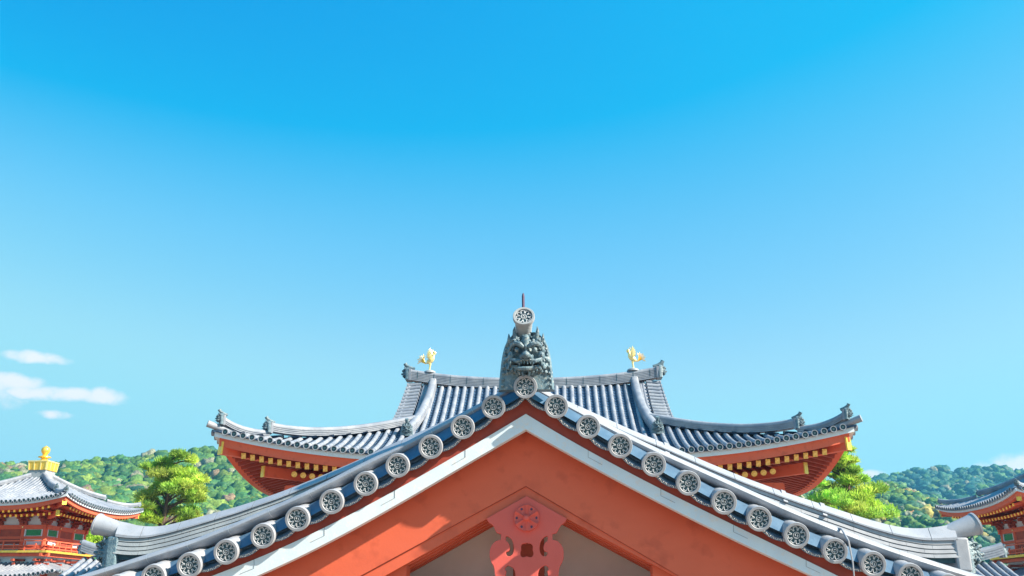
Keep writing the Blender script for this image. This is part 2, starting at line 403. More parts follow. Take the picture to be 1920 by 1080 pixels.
# main board (bargeboard) from strip to line 1, band to line 2
L1l = [(986,911),(850,985),(763,1032),(675,1080)]; L1r = [(986,911),(1063,956),(1170,1019),(1274,1080)]
L2l = [(986,931),(913,972),(830,1018),(749,1064)]; L2r = [(986,931),(1063,973),(1150,1019),(1238,1064)]
for U_, L1, L2, xb in ((SLl, L1l, L2l, 250), (SLr, L1r, L2r, 1745)):
    up = curve(U_, 986, xb, 40, YB, 3, -32); lo = curve(L1, 986, xb, 40, YB, 1)
    MB().ribbon(up, lo, YB, YB+.08).build('bargeboard', M['red'], gate, GO)
    up = curve(L1, 986, xb, 40, YB, 1, -4); lo = curve(L2, 986, xb, 40, YB, 1)
    MB().ribbon(up, lo, YB+.022, YB+.07).build('bargeboard_lower_band', M['red'], gate, GO)
    # thin dark strip along the joint, its shadow gap painted as colour
    up = curve(L1, 986, xb, 40, YB, 1, -1.0); lo = curve(L1, 986, xb, 40, YB, 1, 1.3)
    MB().ribbon(up, lo, YB+.010, YB+.03).build('joint_shadow_strip', M['red2'], gate, GO)
    # rafters behind
    for k, yy in enumerate((8.56, 8.78, 9.00, 9.22)):
        up = curve(L2, 986, xb, 40, YB, 1, -14); lo = curve(L2, 986, xb, 40, YB, 1, 0)
        MB().ribbon(up, lo, yy, yy+.08).build('rafter', M['red'], gate, GO)
    up = curve(L2, 986, xb, 40, YB, 1, -22); lo = curve(L2, 986, xb, 40, YB, 1, -13.5)
    MB().ribbon(up, lo, YB+.072, 14.0).build('roof_boarding', M['red2'], gate, GO)
# plaster tympanum and king post, wall below
PL = curve(L2l, 250, 986, 40, YB, 1, -16); PR = curve(L2r, 986, 1745, 40, YB, 1, -16)
top = PL+PR[1:]
MB().ribbon(top, [(x, 2.2) for x, z in top], 9.42, 9.5).build('gable_plaster', M['plaster'], gate, GO)
a = at(962, 930, 9.2); b = at(1022, 1200, 9.2)
MB().ribbon([(a.x, a.z), (b.x, a.z)], [(a.x, 1.9), (b.x, 1.9)], 9.2, 9.4).build('king_post', M['red2'], gate, GO)
for sx, px in ((-1, 742), (1, 1245)):
    c = at(px, 1094, 8.6); MB().box((c.x, 8.65, c.z), (.20, .22, .30)).build('purlin_end', M['red'], gate, GO)
zt = at(985, 1110, 8.9).z
MB().box((0, 8.93, zt-.12), (5.2, .14, .2)).build('tie_beam', M['red'], gate, GO)
for x in (-2.5, 2.5, -.9, .9):
    MB().tube([(x, 8.95, 0), (x, 8.95, zt-.2)], .13, 16).build('column', M['red'], gate, GO)
MB().box((0, 9.08, (zt-.2)/2), (5.0, .06, zt-.2)).build('wall', M['plaster'], gate, GO)

# --- pendant
def z8(x, y): w = at(880+x/6, 900+y/6, YB-.025); return (w.x, w.z)
outl = [(645,185),(420,310),(200,435),(212,462),(232,482),(262,500),(282,530),(296,565),(310,588),(335,598),(360,600),(360,676),(330,680),(296,692),(262,726),(242,765),(233,810),(234,870),(250,925),(275,965),(286,1010),(290,1060),(310,1130),(350,1180),(420,1200),(520,1220),(600,1300),(645,1360)]
mir = [(1290-x, y) for x, y in outl[::-1]][1:-1]
holes = [[(405,622),(440,632),(470,655),(492,690),(505,740),(505,790),(492,835),(462,862),(428,864),(407,840),(405,812),(420,803),(440,800),(450,780),(450,745),(438,712),(415,692),(402,680)]]
holes.append([(1290-x, y) for x, y in holes[0]])
holes.append([(645,696),(662,710),(690,708),(716,730),(720,765),(714,785),(727,815),(724,850),(700,875),(670,873),(648,860),(622,873),(592,876),(570,852),(568,815),(580,785),(574,762),(578,730),(604,708),(630,712)])
lowh = [(392,995),(410,965),(440,955),(480,975),(510,1005),(524,1050),(522,1110),(490,1140),(440,1140),(405,1100),(400,1060),(412,1030),(398,1015)]
holes.append(lowh); holes.append([(1290-x, y) for x, y in lowh])
def curve_obj(name, loops, y0, depth, m, parent, bevel=.004):
    c = bpy.data.curves.new(name, 'CURVE'); c.dimensions = '2D'; c.fill_mode = 'BOTH'; c.extrude = depth/2; c.bevel_depth = bevel; c.bevel_resolution = 1
    for lp in loops:
        s = c.splines.new('POLY'); s.points.add(len(lp)-1); s.use_cyclic_u = True
        for i, (x, z) in enumerate(lp): s.points[i].co = (x, z, 0, 1)
    o = bpy.data.objects.new(name, c); COL.objects.link(o)
    dg = bpy.context.evaluated_depsgraph_get(); me = bpy.data.meshes.new_from_object(o.evaluated_get(dg)); bpy.data.objects.remove(o)
    for v in me.vertices: x, y, z = v.co; v.co = (x-GO.x, y0+depth/2+bevel - z - GO.y if False else (y0+depth/2+bevel)-z-GO.y, y-GO.z)
    me.flip_normals() if False else None
    import bmesh
    bm = bmesh.new(); bm.from_mesh(me); bmesh.ops.recalc_face_normals(bm, faces=bm.faces); bm.to_mesh(me); bm.free()
    me.shade_smooth(); me.set_sharp_from_angle(angle=R(30)); me.materials.clear(); me.materials.append(m)
    ob = bpy.data.objects.new(name, me); COL.objects.link(ob); ob.parent = parent
    return ob
def smooth_loop(l, it=1):
    for _ in range(it):
        o = []
        for i in range(len(l)):
            a, b = l[i], l[(i+1) % len(l)]
            o += [(a[0]*.75+b[0]*.25, a[1]*.75+b[1]*.25), (a[0]*.25+b[0]*.75, a[1]*.25+b[1]*.75)]
        l = o
    return l
pend = curve_obj('gable_pendant', [[z8(*p) for p in outl+mir]]+[[z8(*p) for p in smooth_loop(h, 2)] for h in holes], YB-.025, .07, M['pink'], gate)
# flower boss
fc = at(880+645/6, 900+430/6, YB-.03)
fb = MB(); n = 48; rings = [(.0, .065), (.02, .062), (.026, .040), (.045, .022), (.080, .020), (.108, .030), (.112, .012), (.110, -.004)]
vs = []; 
for ri, (r, h) in enumerate(rings):
    for k in range(n):
        a = 2*PI*k/n+PI/6
        c6 = abs(math.sin(3*a)); pet = 1
        if ri >= 3: pet = .90+.10*abs(math.cos(3*(a-PI/6)))**3+.10*abs(math.sin(3*(a-PI/6)))**.8
        rid = .022*(abs(math.cos(3*(a-PI/6))))**6*(1 if ri in (3, 4, 5) else 0)
        vs.append((fc.x+r*pet*math.cos(a), fc.y-h-rid, fc.z+r*pet*math.sin(a)))
fb.add(vs, [(i*n+k, i*n+(k+1) % n, (i+1)*n+(k+1) % n, (i+1)*n+k) for i in range(len(rings)-1) for k in range(n)])
fb.lathe([(0, .085), (.014, .083), (.022, .075), (.025, .055), (.03, .045), (.032, .03)], 20, Matrix.Translation(fc) @ Matrix.Rotation(R(90), 4, 'X'))
boss = fb.build('flower_boss', M['pink'], pend, GO, ang=25)
hd = MB()
for k in range(6):
    a = PI*k/3+PI/3*0
    aa = k*PI/3+ (0)
    aa = PI/3*k
    c = Vector((fc.x+.087*math.cos(aa), fc.y-.012, fc.z+.087*math.sin(aa)))
    hd.ball(c+Vector((0, -.012, 0)), (.010, .006, .012), 8, 6)
hd.build('boss_eyelet', M['rod'], boss, GO)

# --- lower tube band B2 and upper ridge cap B1 with courses
B2l = [(930,750),(900,767),(760,840),(723,857),(655,891),(587,926),(443,990),(370,1019),(217,1068),(140,1092)]
B2r = [(1050,757),(1120,795),(1188,830),(1252,860),(1322,891),(1399,926),(1472,959),(1547,990),(1626,1021),(1702,1047),(1787,1074),(1850,1092)]
T1l = [(930,742),(904,754),(851,778),(799,802),(760,819),(723,835),(663,864),(595,893),(522,922),(448,947),(375,967),(330,979),(300,986),(280,987),(247,984),(222,977)]
T1r = [(1040,738),(1065,750),(1143,785),(1184,804),(1247,829),(1322,863),(1398,894),(1463,918),(1540,943),(1625,971),(1680,986),(1710,990),(1740,990),(1787,983)]
def lin(pts, Y, n, xa, xb, dy=None, smooth=3):
    x = np.array([p[0] for p in pts], float); y = np.array([p[1] for p in pts], float)
    o = np.argsort(x); x = x[o]; y = y[o]
    q = np.linspace(xa, xb, n); v = np.interp(q, x, y)
    # linear extension
    sl0 = (y[1]-y[0])/(x[1]-x[0]); sl1 = (y[-1]-y[-2])/(x[-1]-x[-2])
    v = np.where(q < x[0], y[0]+(q-x[0])*sl0, v); v = np.where(q > x[-1], y[-1]+(q-x[-1])*sl1, v)
    for _ in range(smooth): v[1:-1] = (v[:-2]+v[1:-1]*2+v[2:])/4
    if dy is not None: v = v+np.array([dy(t) for t in q])
    return [(lambda w: (w.x, w.z))(at(a, b, Y)) for a, b in zip(q, v)]
def split_segments(n, step):
    out = []; i = 0
    while i < n-1:
        j = min(i+step, n-1); out.append((i, j)); i = j
    return out
def shrink(seg, g):
    a = list(seg)
    def mv(p, q, d):
        v = Vector(q)-Vector(p); return tuple(Vector(p)+v.normalized()*d)
    a[0] = mv(a[0], a[1], g); a[-1] = mv(a[-1], a[-2], g); return a
for L_, T_, xa, xb, sgn in ((B2l, T1l, 962, 60, -1), (B2r, T1r, 1010, 1900, 1)):
    n = 97
    p2 = lin(L_, YG+.30, n, xa, xb, smooth=10)
    path = [Vector((x, YG+.30, z)) for x, z in p2]
    prof = [(.13*math.cos(a), .052*math.sin(a)-.012) for a in [PI+2*PI*k/16 for k in range(16)]]
    m = MB()
    for i, j in split_segments(n, 8): m.sweep(shrink(path[i:j+1], .002), prof)
    v = m.build('verge_cover_tile', M['tile'], gate, GO)
    m = MB(); m.sweep(path, [(a*.985, b*.975-.0005) for a, b in prof]); m.build('mortar_joint', M['mortar'] if sgn < 0 else M['tile2'], v, GO)  # light put into the colour: pale sunlit joints left, dark ones right
    # upper ridge
    endx = 219 if sgn < 0 else 1793
    capw = (lambda q: 15+max(0, (480-q)/260)*6+max(0, (300-q)/80)*9) if sgn < 0 else (lambda q: 15+max(0, (q-1450)/260)*5+max(0, (q-1700)/90)*9)
    Yc = YG+.50
    up = lin(T_, Yc, n, xa, endx, smooth=6); lo = lin(T_, Yc, n, xa, endx, dy=capw, smooth=6)
    ridge = MB()
    for i, j in split_segments(n, 9):
        u_ = shrink(up[i:j+1], .0025); l_ = shrink(lo[i:j+1], .0025)
        lm = [(l[0], l[1]+(u[1]-l[1])*.16) for u, l in zip(u_, l_)]
        ridge.ribbon(lm, l_, Yc-.04, Yc+.32, Yc-.04)
        ridge.ribbon(u_, [(x, z+.0005) for x, z in lm], Yc-.038, Yc+.24, Yc+.05)
    rd = ridge.build('ridge_cap', M['tile'], gate, GO, ang=25)
    m = MB(); m.ribbon([(x, z-.004) for x, z in up], [(x, z+.003) for x, z in lo], Yc-.030, Yc+.2, Yc+.058); m.build('mortar_joint', M['mortar'] if sgn < 0 else M['tile2'], rd, GO)  # same painted light here: joints pale as lit on the left, dark right
    # stacked courses below the cap
    th = .037
    for k in range(4):
        cm = MB()
        u_ = [(x, z-.003-k*th) for x, z in lo]; l_ = [(x, z-.003-(k+1)*th+.006) for x, z in lo]
        for i, j in split_segments(n, 6 if k % 2 else 8): cm.ribbon(shrink(u_[i:j+1], .0012), shrink(l_[i:j+1], .0012), Yc-.03-.004*k, Yc+.28, Yc-.022-.004*k)
        cm.build('ridge_course', M['tile2'] if sgn < 0 else M['rim'], rd, GO)
    m = MB(); m.ribbon(lo, [(x, z-.003-5*th) for x, z in lo], Yc+.0, Yc+.26); m.build('course_mortar', M['floor'], rd, GO)
    # big horn tile at the end
    if sgn < 0: hp = [(262, 1003), (240, 999), (215, 992), (196, 987), (183, 983)]
    else: hp = [(1745, 1010), (1768, 1004), (1795, 994), (1813, 988), (1829, 982)]
    pts = [at(x, y, Yc+.08) for x, y in hp]
    r = [.050, .066, .078, .086, .094]
    hm = MB(); hm.tube(pts, r, 24)
    d = (pts[-1]-pts[-2]).normalized()
    hm.tube([pts[-1]-d*.012, pts[-1]+d*.006], [.099, .099], 24)
    hm.build('horn_tile', M['tile'], gate, GO)
    # saddle straps over the ridge
    if sgn > 0:
        for qx in (1250, 1465, 1540):
            k = int(round((qx-xa)/(endx-xa)*(n-1)))
            us_ = [(x, z+.010) for x, z in up[k:k+2]]; ls_ = [(x, z-.028) for x, z in lo[k:k+2]]
            s = MB(); s.ribbon(us_, ls_, Yc-.050, Yc+.25, Yc+.040)
            s.build('saddle_strap', M['tile'], gate, GO)

# stuff under the roof: real roof surfaces of the gate running back
for seq, sg in ((DL, -1), (DR, 1)):
    cl = [(985, 735)]+seq
    c = curve(cl, 986, 150 if sg < 0 else 1850, 26, YG+.1, 4, 0)
    up = [(x, z+.02) for x, z in c]; lo = [(x, z-.04) for x, z in c]
    rs = MB().ribbon(up, lo, YG+.32, 14.0).build('roof_slope', M['pan'], gate, GO)
    for k in range(17):
        y = YG+1.15+k*.29
        t = MB(); t.sweep([Vector((x, y, z+.04)) for x, z in c], [(.07*math.cos(a), .075*math.sin(a)) for a in [2*PI*j/10 for j in range(10)]])
        t.build('cover_tile_row', M['tile'], rs, GO)
zr = at(985, 700, YG+.3).z
MB().box((0, 11.2, zr-.10), (.2, 5.4, .22)).build('main_ridge', M['tile2'], gate, GO)

# ------------------------------------------------------------------ demon tile
def oni_mesh(w=.245, h=.47, seed=0, face=1.0):
    """plate facing local -Y, base centre at origin"""
    nx, nz = 84, 92; V = []; G = lambda x, z, cx, cz, sx, sz: math.exp(-((x-cx)/sx)**2-((z-cz)/sz)**2)
    def hw(t): return w*(1-.18*t-.30*t**5) if t < .86 else w*(1-.18*t-.30*t**5)*math.sqrt(max(.0, 1-((t-.86)/.16)**2))
    r2 = random.Random(seed)
    ph = [(r2.uniform(0, 6.28), r2.uniform(0, 6.28)) for _ in range(4)]
    for j in range(nz+1):
        t = j/nz; z = t*h
        for i in range(nx+1):
            u = -1+2*i/nx; x = u*hw(t); X = abs(x)
            s = w/.245; xs = X/s; zs = z/s
            d = .035*(1-abs(u)**10)
            # raised border
            d += .016*math.exp(-((abs(u)-.93)/.05)**2)
            fm = 1/(1+math.exp((xs-.185)/.008))/(1+math.exp(-(zs-.135)/.010))
            f = 0
            f += .060*G(xs, zs, 0, .28, .14, .13)              # head mass
            f += .085*G(xs, zs, 0, .250, .040, .026)           # nose
            f += .045*G(xs, zs, .040, .240, .020, .017)        # nostril wing
            f += .055*G(xs, zs, 0, .32, .024, .045)            # nose bridge
            f += .075*math.exp(-((zs-.345-.35*xs)/.016)**2)*math.exp(-((xs-.08)/.055)**2)  # brow
            f -= .050*G(xs, zs, .078, .305, .036, .018)        # eye socket
            f += .065*G(xs, zs, .076, .300, .019, .015)        # eyeball
            f += .050*G(xs, zs, .135, .250, .030, .040)        # cheek
            f += .070*math.exp(-((zs-.212+1.2*xs*xs)/.013)**2)*(xs < .14)  # upper lip
            f -= .055*math.exp(-((zs-.188+.5*xs*xs)/.011)**2)*(xs < .13)   # mouth
            f += .070*math.exp(-((zs-.160-1.0*xs*xs)/.016)**2)*(xs < .15)  # jaw
            f += .035*G(xs, zs, .060, .192, .009, .014)+.035*G(xs, zs, .026, .190, .008, .010)  # teeth
            q = .024*math.sin(88*xs+42*zs)*math.sin(62*zs-46*xs+1.2)
            f += q*(1-G(xs, zs, 0, .27, .10, .08))              # curls of hair and beard
            d += fm*f*face*s*1.22
            V.append((x, -d, z))
    nv = len(V); Fs = []
    for j in range(nz):
        for i in range(nx):
            a = j*(nx+1)+i; Fs.append((a, a+1, a+nx+2, a+nx+1))
    mb = MB(); mb.add(V, Fs)
    # back: flat closure
    bk = [(v[0], .07*w/.245, v[2]) for v in V]; mb.add(bk, [f[::-1] for f in Fs])
    bd = [i for i in range(nx+1)]+[j*(nx+1)+nx for j in range(1, nz+1)]+[nz*(nx+1)+i for i in range(nx-1, -1, -1)]+[j*(nx+1) for j in range(nz-1, 0, -1)]
    for a, b in zip(bd, bd[1:]+bd[:1]): mb.f.append((a, a+nv, b+nv, b))
    return mb
def oni_extras(w=.245, h=.47):
    s = w/.245; hn = MB()
    for sg in (-1, 1):
        hn.tube([Vector((sg*.085, -.06, .395))*s, Vector((sg*.100, -.085, .44))*s, Vector((sg*.104, -.09, .475))*s, Vector((sg*.100, -.085, .505))*s], [.022*s, .020*s, .012*s, .003*s], 10)
        hn.tube([Vector((sg*.135, -.05, .37))*s, Vector((sg*.15, -.07, .41))*s, Vector((sg*.152, -.07, .45))*s], [.020*s, .016*s, .003*s], 8)
        hn.tube([Vector((sg*.055, -.13, .175))*s, Vector((sg*.062, -.15, .20))*s, Vector((sg*.066, -.15, .228))*s], [.009*s, .008*s, .002*s], 8)
        for k in range(5):   # curls
            a = k*1.1; c = Vector((sg*(.125+.02*math.cos(a)), -.07-.012*math.sin(a*1.7), .17+.045*k))*s
            sp = [c+Vector((math.cos(t)*r_, -.01*t/6, math.sin(t)*r_))*s for t, r_ in [(q*.75, .026-.0024*q) for q in range(9)]]
            hn.tube(sp, [.010*s*(1-.05*q) for q in range(9)], 6)
        for k in range(3): hn.ball(Vector((sg*(.03+.035*k), -.115+.008*k, .375+.006*k))*s, .017*s, 8, 6)
    P_ = lambda x, y, z: Vector((x, y, z))*s
    hn.ball(P_(0, -.185, .245), (.040*s, .034*s, .030*s), 14, 10)
    for sg in (-1, 1):
        hn.ball(P_(sg*.036, -.165, .236), (.021*s, .022*s, .018*s), 10, 8)
        hn.ball(P_(sg*.076, -.135, .300), .024*s, 12, 8)
        hn.ball(P_(sg*.076, -.157, .298), .009*s, 8, 6)
        hn.tube([P_(sg*.018, -.155, .315), P_(sg*.05, -.165, .338), P_(sg*.09, -.155, .352), P_(sg*.13, -.12, .335), P_(sg*.145, -.09, .30)], [.014*s, .022*s, .022*s, .016*s, .006*s], 8)
        hn.tube([P_(sg*.03, -.150, .212), P_(sg*.08, -.145, .205), P_(sg*.125, -.12, .225), P_(sg*.15, -.09, .26)], [.018*s, .018*s, .014*s, .008*s], 8)
        hn.ball(P_(sg*.130, -.105, .262), (.028*s, .025*s, .034*s), 10, 8)
        hn.tube([P_(0, -.140, .148), P_(sg*.06, -.135, .150), P_(sg*.115, -.115, .170), P_(sg*.145, -.08, .205)], [.018*s, .018*s, .015*s, .008*s], 8)
        for q in range(3): hn.tube([P_(sg*(.015+.026*q), -.150, .205), P_(sg*(.015+.026*q), -.158, .178)], [.009*s, .002*s], 6)
        for q in range(5):
            x0 = .02+.032*q
            hn.tube([P_(sg*x0, -.105, .145+.01*q), P_(sg*(x0+.012), -.115, .118+.008*q), P_(sg*(x0+.004), -.10, .095+.014*q), P_(sg*(x0-.010), -.095, .105+.014*q)], [.013*s, .012*s, .009*s, .004*s], 6)
    hn.tube([Vector((0, -.085, .41))*s, Vector((0, -.125, .385))*s, Vector((0, -.13, .34))*s], [.032*s, .034*s, .02*s], 12)
    bd = MB()
    for sg in (-1, 1):
        for k in range(8):
            t = .07+k*.105; xw = w*(1-.18*t-.30*t**5)*.86
            bd.ball((sg*xw, -.040*s, t*h), .0125*s, 8, 6)
    return hn, bd
oc = at(987, 731, YG-.02)
top_ = at(984, 640, YG+.0)
oni_h = (top_.z-oc.z)/.86
def make_oni(parent, loc, rot, sc, name='demon_tile', m=None):
    m = m or M['oni']
    mb_ = oni_mesh(); hn, bd = oni_extras(); mb_.add(hn.v, hn.f); mb_.add(bd.v, bd.f)
    o = mb_.build(name, m, parent); o.location = loc; o.rotation_euler = rot; o.scale = (sc, sc, sc)
    return o
oni0 = make_oni(gate, Vector((oc.x, oc.y+.02, oc.z))-GO, (0, 0, 0), 1.0)
print('ONI H', oni_h)
oni0.scale = (1.0, 1.0, oni_h/.47)
# saddle under the oni
# finial tube
p0 = at(981, 650, YG+.06); p3 = at(982, 592, YG-.16)
nrm = Vector((0, -math.cos(R(20)), math.sin(R(20))))
b1 = p0+Vector((0, -.02, .10)); b2 = p3-nrm*.10
pts = []
for i in range(13):
    t = i/12; pts.append(p0*(1-t)**3+b1*3*t*(1-t)**2+b2*3*t*t*(1-t)+p3*t**3)
pts[-1] = p3-nrm*.03
fm = MB(); fm.tube(pts, [.066+.020*(i/12)**1.5 for i in range(13)], 28)
Q = Matrix.Translation(p3) @ nrm.to_track_quat('Z', 'Y').to_matrix().to_4x4()
fr = .097
fm.lathe([(0, -.04), (fr*.95, -.04), (fr, -.035), (fr, -.003), (fr*.97, .002), (fr*.80, .002), (fr*.77, -.002), (fr*.77, -.016)], 36, Q)
fin = fm.build('finial_tube', M['tile2'], gate, GO)
fl2 = copy(rec0, fin, p3-GO, (-R(20), 0, 0), (fr/RD*1.04,)*3); md2 = copy(med0, fin, p3-GO, (-R(20), 0, 0), (fr/RD*1.04,)*3)
rp = at(981.5, 600, YG+.04); rt = at(981, 549, YG+.04)
MB().tube([rp, rt-Vector((0, 0, .035)), rt-Vector((0, 0, .012)), rt], [.0125, .0125, .009, .001], 8).build('lightning_spike', M['rod'], gate, GO)
# side demon tiles at the ridge ends
for sg, x0, x1, yb, yt in ((-1, 218, 205, 1067, 1006), (1, 1794, 1812, 1072, 1008)):
    a = at(x0, yb, YG+.5); b = at(x1, yt, YG+.5)
    H = b.z-a.z; Wd = abs(b.x-a.x)
    c = Vector(((a.x+b.x)/2, YG+.62, a.z))
    m = MB(); prof = []
    m.box((c.x, YG+.64, a.z+H/2), (Wd, .36, H))
    pl = m.build('ridge_end_plate', M['oni'] if sg < 0 else M['rim'], gate, GO)
    bv = pl.modifiers.new('b', 'BEVEL'); bv.width = .018; bv.segments = 3
    sc = H/.47*1.08
    so_ = make_oni(gate, Vector((c.x+sg*Wd*.5, YG+.62, a.z-.01))-GO, (0, 0, sg*PI/2), sc); so_.scale = (sc*.9, sc*1.3, sc)
# hanging wire strap by a verge tile on the right
a = at(1578, 992, YG+.16); b = at(1591, 1014, YG-.03); c = at(1603, 1095, YG-.04)
MB().tube([a+Vector((-.03, .12, .02)), a, b, b.lerp(c, .5)+Vector((.008, 0, 0)), c], [.010, .010, .008, .007, .005], 6).build('hanging_strap', M['rim'], gate, GO)

# ================================================================== generic tiled slopes
END = {}
def end_mesh(rr):
    """tile end disc facing local -Y, rim in tile grey and a dark recess"""
    mb = MB(); n2 = 16
    def rings(L_):
        vv = [(q*rr*math.cos(2*PI*a/n2), -d, q*rr*math.sin(2*PI*a/n2)) for q, d in L_ for a in range(n2)]
        mb.add(vv, [(a*n2+b, a*n2+(b+1) % n2, (a+1)*n2+(b+1) % n2, (a+1)*n2+b) for a in range(len(L_)-1) for b in range(n2)])
    rings(((1, -.06), (1, .03), (.80, .03), (.78, .004))); k = len(mb.f)
    rings(((.79, .006), (.34, .006), (.30, .022), (.02, .022)))
    return mb, k
def build_ends(di, so, off, merged=False):
    if not di: return
    allm = MB(); ks = []
    for i, (p, q, rr) in enumerate(di):
        d = Vector(q)-Vector(p); rz = math.atan2(d.y, d.x)+PI/2
        if merged:
            mb, k = end_mesh(rr); Mx = Matrix.Translation(Vector(p)) @ Matrix.Rotation(rz, 4, 'Z')
            ks += [len(allm.f)+k_ for k_ in range(k, len(mb.f))]; allm.add([Mx @ Vector(v) for v in mb.v], mb.f); continue
        if rr not in END:
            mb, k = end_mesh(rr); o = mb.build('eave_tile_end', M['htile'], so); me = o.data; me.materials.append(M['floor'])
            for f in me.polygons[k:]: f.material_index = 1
            END[rr] = me
        else:
            o = bpy.data.objects.new('eave_tile_end', END[rr]); COL.objects.link(o); o.parent = so
        o.location = Vector(p)-Vector(off); o.rotation_euler = (0, 0, rz)
    if merged:
        o = allm.build('eave_tile_ends', M['htile'], so, off); o.data.materials.append(M['floor']); o['kind'] = 'stuff'
        for k_ in ks: o.data.polygons[k_].material_index = 1
def tiled_slope(sheet, tubes, discs, us, vend, zf, T, r=.09, step=.16, saw=.025, dr=1.32, tubelap=.33):
    du = us[1]-us[0]
    for i, u in enumerate(us):
        ve = vend(u)
        if ve > .15:
            n = max(2, int(ve/tubelap)); vs = []; k = 7
            rows = []
            for j in range(n):
                rows += [(ve*j/n, 1.06), (ve*(j+1)/n, .96)]
            for v, rs in rows:
                for q in range(k+1):
                    a = PI*q/k
                    vs.append(T(u+r*rs*math.cos(a), v, zf(u, v)+r*rs*1.15*math.sin(a)+.02))
            fs = [(j*(k+1)+q, j*(k+1)+q+1, (j+1)*(k+1)+q+1, (j+1)*(k+1)+q) for j in range(len(rows)-1) for q in range(k)]
            fs.append(tuple(range(k+1)))
            tubes.add(vs, fs)
            if discs is not None:
                z0 = zf(u, 0)+.02+r*.25; discs.append((T(u, 0, z0), T(u, -1, z0), r*dr))
        # pan strip between this and next tube
        if i < len(us)-1:
            u2 = us[i+1]; ve = min(vend(u), vend(u2)); ve2 = max(vend(u), vend(u2))
            n = max(1, int(ve2/step)); vs = []; fs = []
            for j in range(n):
                a = j*ve2/n; b = (j+1)*ve2/n
                for v, s_ in ((a, saw), (b, 0)):
                    for w_, dz in ((u, .0), ((u+u2)/2, -.03), (u2, .0)): vs.append(T(w_, v, zf(w_, v)+s_+dz))
            for j in range(2*n-1):
                for q in range(2): fs.append((j*3+q, j*3+q+1, j*3+q+4, j*3+q+3))
            sheet.add(vs, fs)

# ================================================================== MAIN HALL
HE, HR = 26.0, 31.5
hx = 0.5*(at(397, 797, HE).x+at(1612, 797, HE).x)
HW = 0.5*(at(1612, 797, HE).x-at(397, 797, HE).x)
hx2 = 0.5*(at(768, 690, HR).x+at(1231, 683, HR).x); RW = .5*(at(1231, 683, HR).x-at(768, 690, HR).x)
print('HALL', hx, HW, hx2, RW)
hx = hx2*.5+hx*.5
hall = empty('temple_hall', (hx, HR, 0), 'great hall behind the gate, sweeping grey hip-and-gable roof with upturned corners over red gilt-ended eaves', 'temple hall')
HO = hall.location.copy()
z_e = at(985, 856, HE).z; z_r = at(985, 722, HR).z; z_c = at(400, 806, HE).z
HH = z_r-z_e; LIFT = z_c-z_e; D = HR-HE
XG = RW-.55; TG = .56
print('HH', HH, 'lift', LIFT, z_e)
gfun = lambda t: t*(.50+.50*t)
def hz(u, v):      # front/back slope: u = X, v = inward distance
    t = v/D; return z_e+HH*gfun(t)+LIFT*(min(1.03, abs(u)/HW))**2.7*(1-min(1, t))**1.6
def hend(u):
    a = abs(u)
    if a <= XG+.02: return D
    return max(0, D*TG*(HW-a)/(HW-XG))
def sz(u, v):      # side slope: u = Y offset from HR, v inward from X=HW
    ts = v/(HW-XG); t = TG*ts; return z_e+HH*gfun(t)+LIFT*(min(1.03, abs(u)/D))**2.1*(1-min(1, t))**1.6
def send(u): return max(0, min(HW-XG, (D-abs(u))/(D*TG)*(HW-XG)))
SP = .262
nU = int(HW/SP); us = [SP*(k) for k in range(-nU, nU+1)]
for sgn, nm in ((-1, 'front'), (1, 'back')):
    T = lambda u, v, z, s=sgn: (hx+u, HR+s*(D-v), z)
    sh, tu, di = MB(), MB(), []
    # upper central part + lower flanks
    tiled_slope(sh, tu, di, us, hend, hz, T, r=.069, step=.15)
    # verge strip beyond XG on the upper gable part
    usv = [XG+.02+SP*k for k in range(0, 3)]
    for s2 in (-1, 1):
        tiled_slope(sh, tu, None, [s2*q for q in usv], lambda u: D*(1-TG)+.1, lambda u, v: hz(XG, v+D*TG-.1)+.02+.1*(abs(u)-XG)*(1-(v/(D*(1-TG))))*0, lambda u, v, z, s=sgn: (hx+u, HR+s*(D-(v+D*TG-.1)), z), r=.069, step=.15)
    so = sh.build('roof_slope', M['hpan'], hall, HO, ang=20)
    tu.build('cover_tiles', M['htile'], so, HO); build_ends(di if sgn < 0 else [], so, HO)
nS = int(D/SP)
for sgn in (-1, 1):
    T = lambda u, v, z, s=sgn: (hx+s*(HW-v), HR+u, z)
    sh, tu, di = MB(), MB(), []
    tiled_slope(sh, tu, di, [SP*k for k in range(-nS, nS+1)], send, sz, T, r=.069, step=.3)
    so = sh.build('hip_slope', M['hpan'], hall, HO, ang=20)
    tu.build('cover_tiles', M['htile'], so, HO); build_ends(di, so, HO, True)
    # gable wall under the verge
    gp = []
    for k in range(11):
        t = TG+(1-TG)*k/10; gp.append((t, z_e+HH*gfun(t)-.1))
    gm = MB(); zb = z_e+HH*gfun(TG)-.3
    vs = [(hx+sgn*(XG-.1), HR-D*(1-t), z) for t, z in gp]+[(hx+sgn*(XG-.1), HR+D*(1-t), z) for t, z in gp[::-1]]
    gm.add(vs, [tuple(range(len(vs)))]); gm.build('gable_wall', M['red2'], hall, HO, smooth=False)
    # verge tile ends facing sideways, stacked down the verge
    XV = RW+.02
    for s3 in (-1, 1):
        k = 0
        for q in range(13):
            t = .985-(.985-TG)*q/12.5
            y = HR+s3*(D*(1-t)); z = z_e+HH*gfun(t)+.07
            m = MB(); fl_ = .22*(1-t)
            m.tube([(hx+sgn*(XV-.45), y, z+.05), (hx+sgn*(XV+.02+fl_), y, z)], .082, 12)
            m.tube([(hx+sgn*(XV+fl_), y, z+.002), (hx+sgn*(XV+.05+fl_), y, z-.002)], .098, 12)
            m.build('verge_tile', M['htile'], hall, HO)
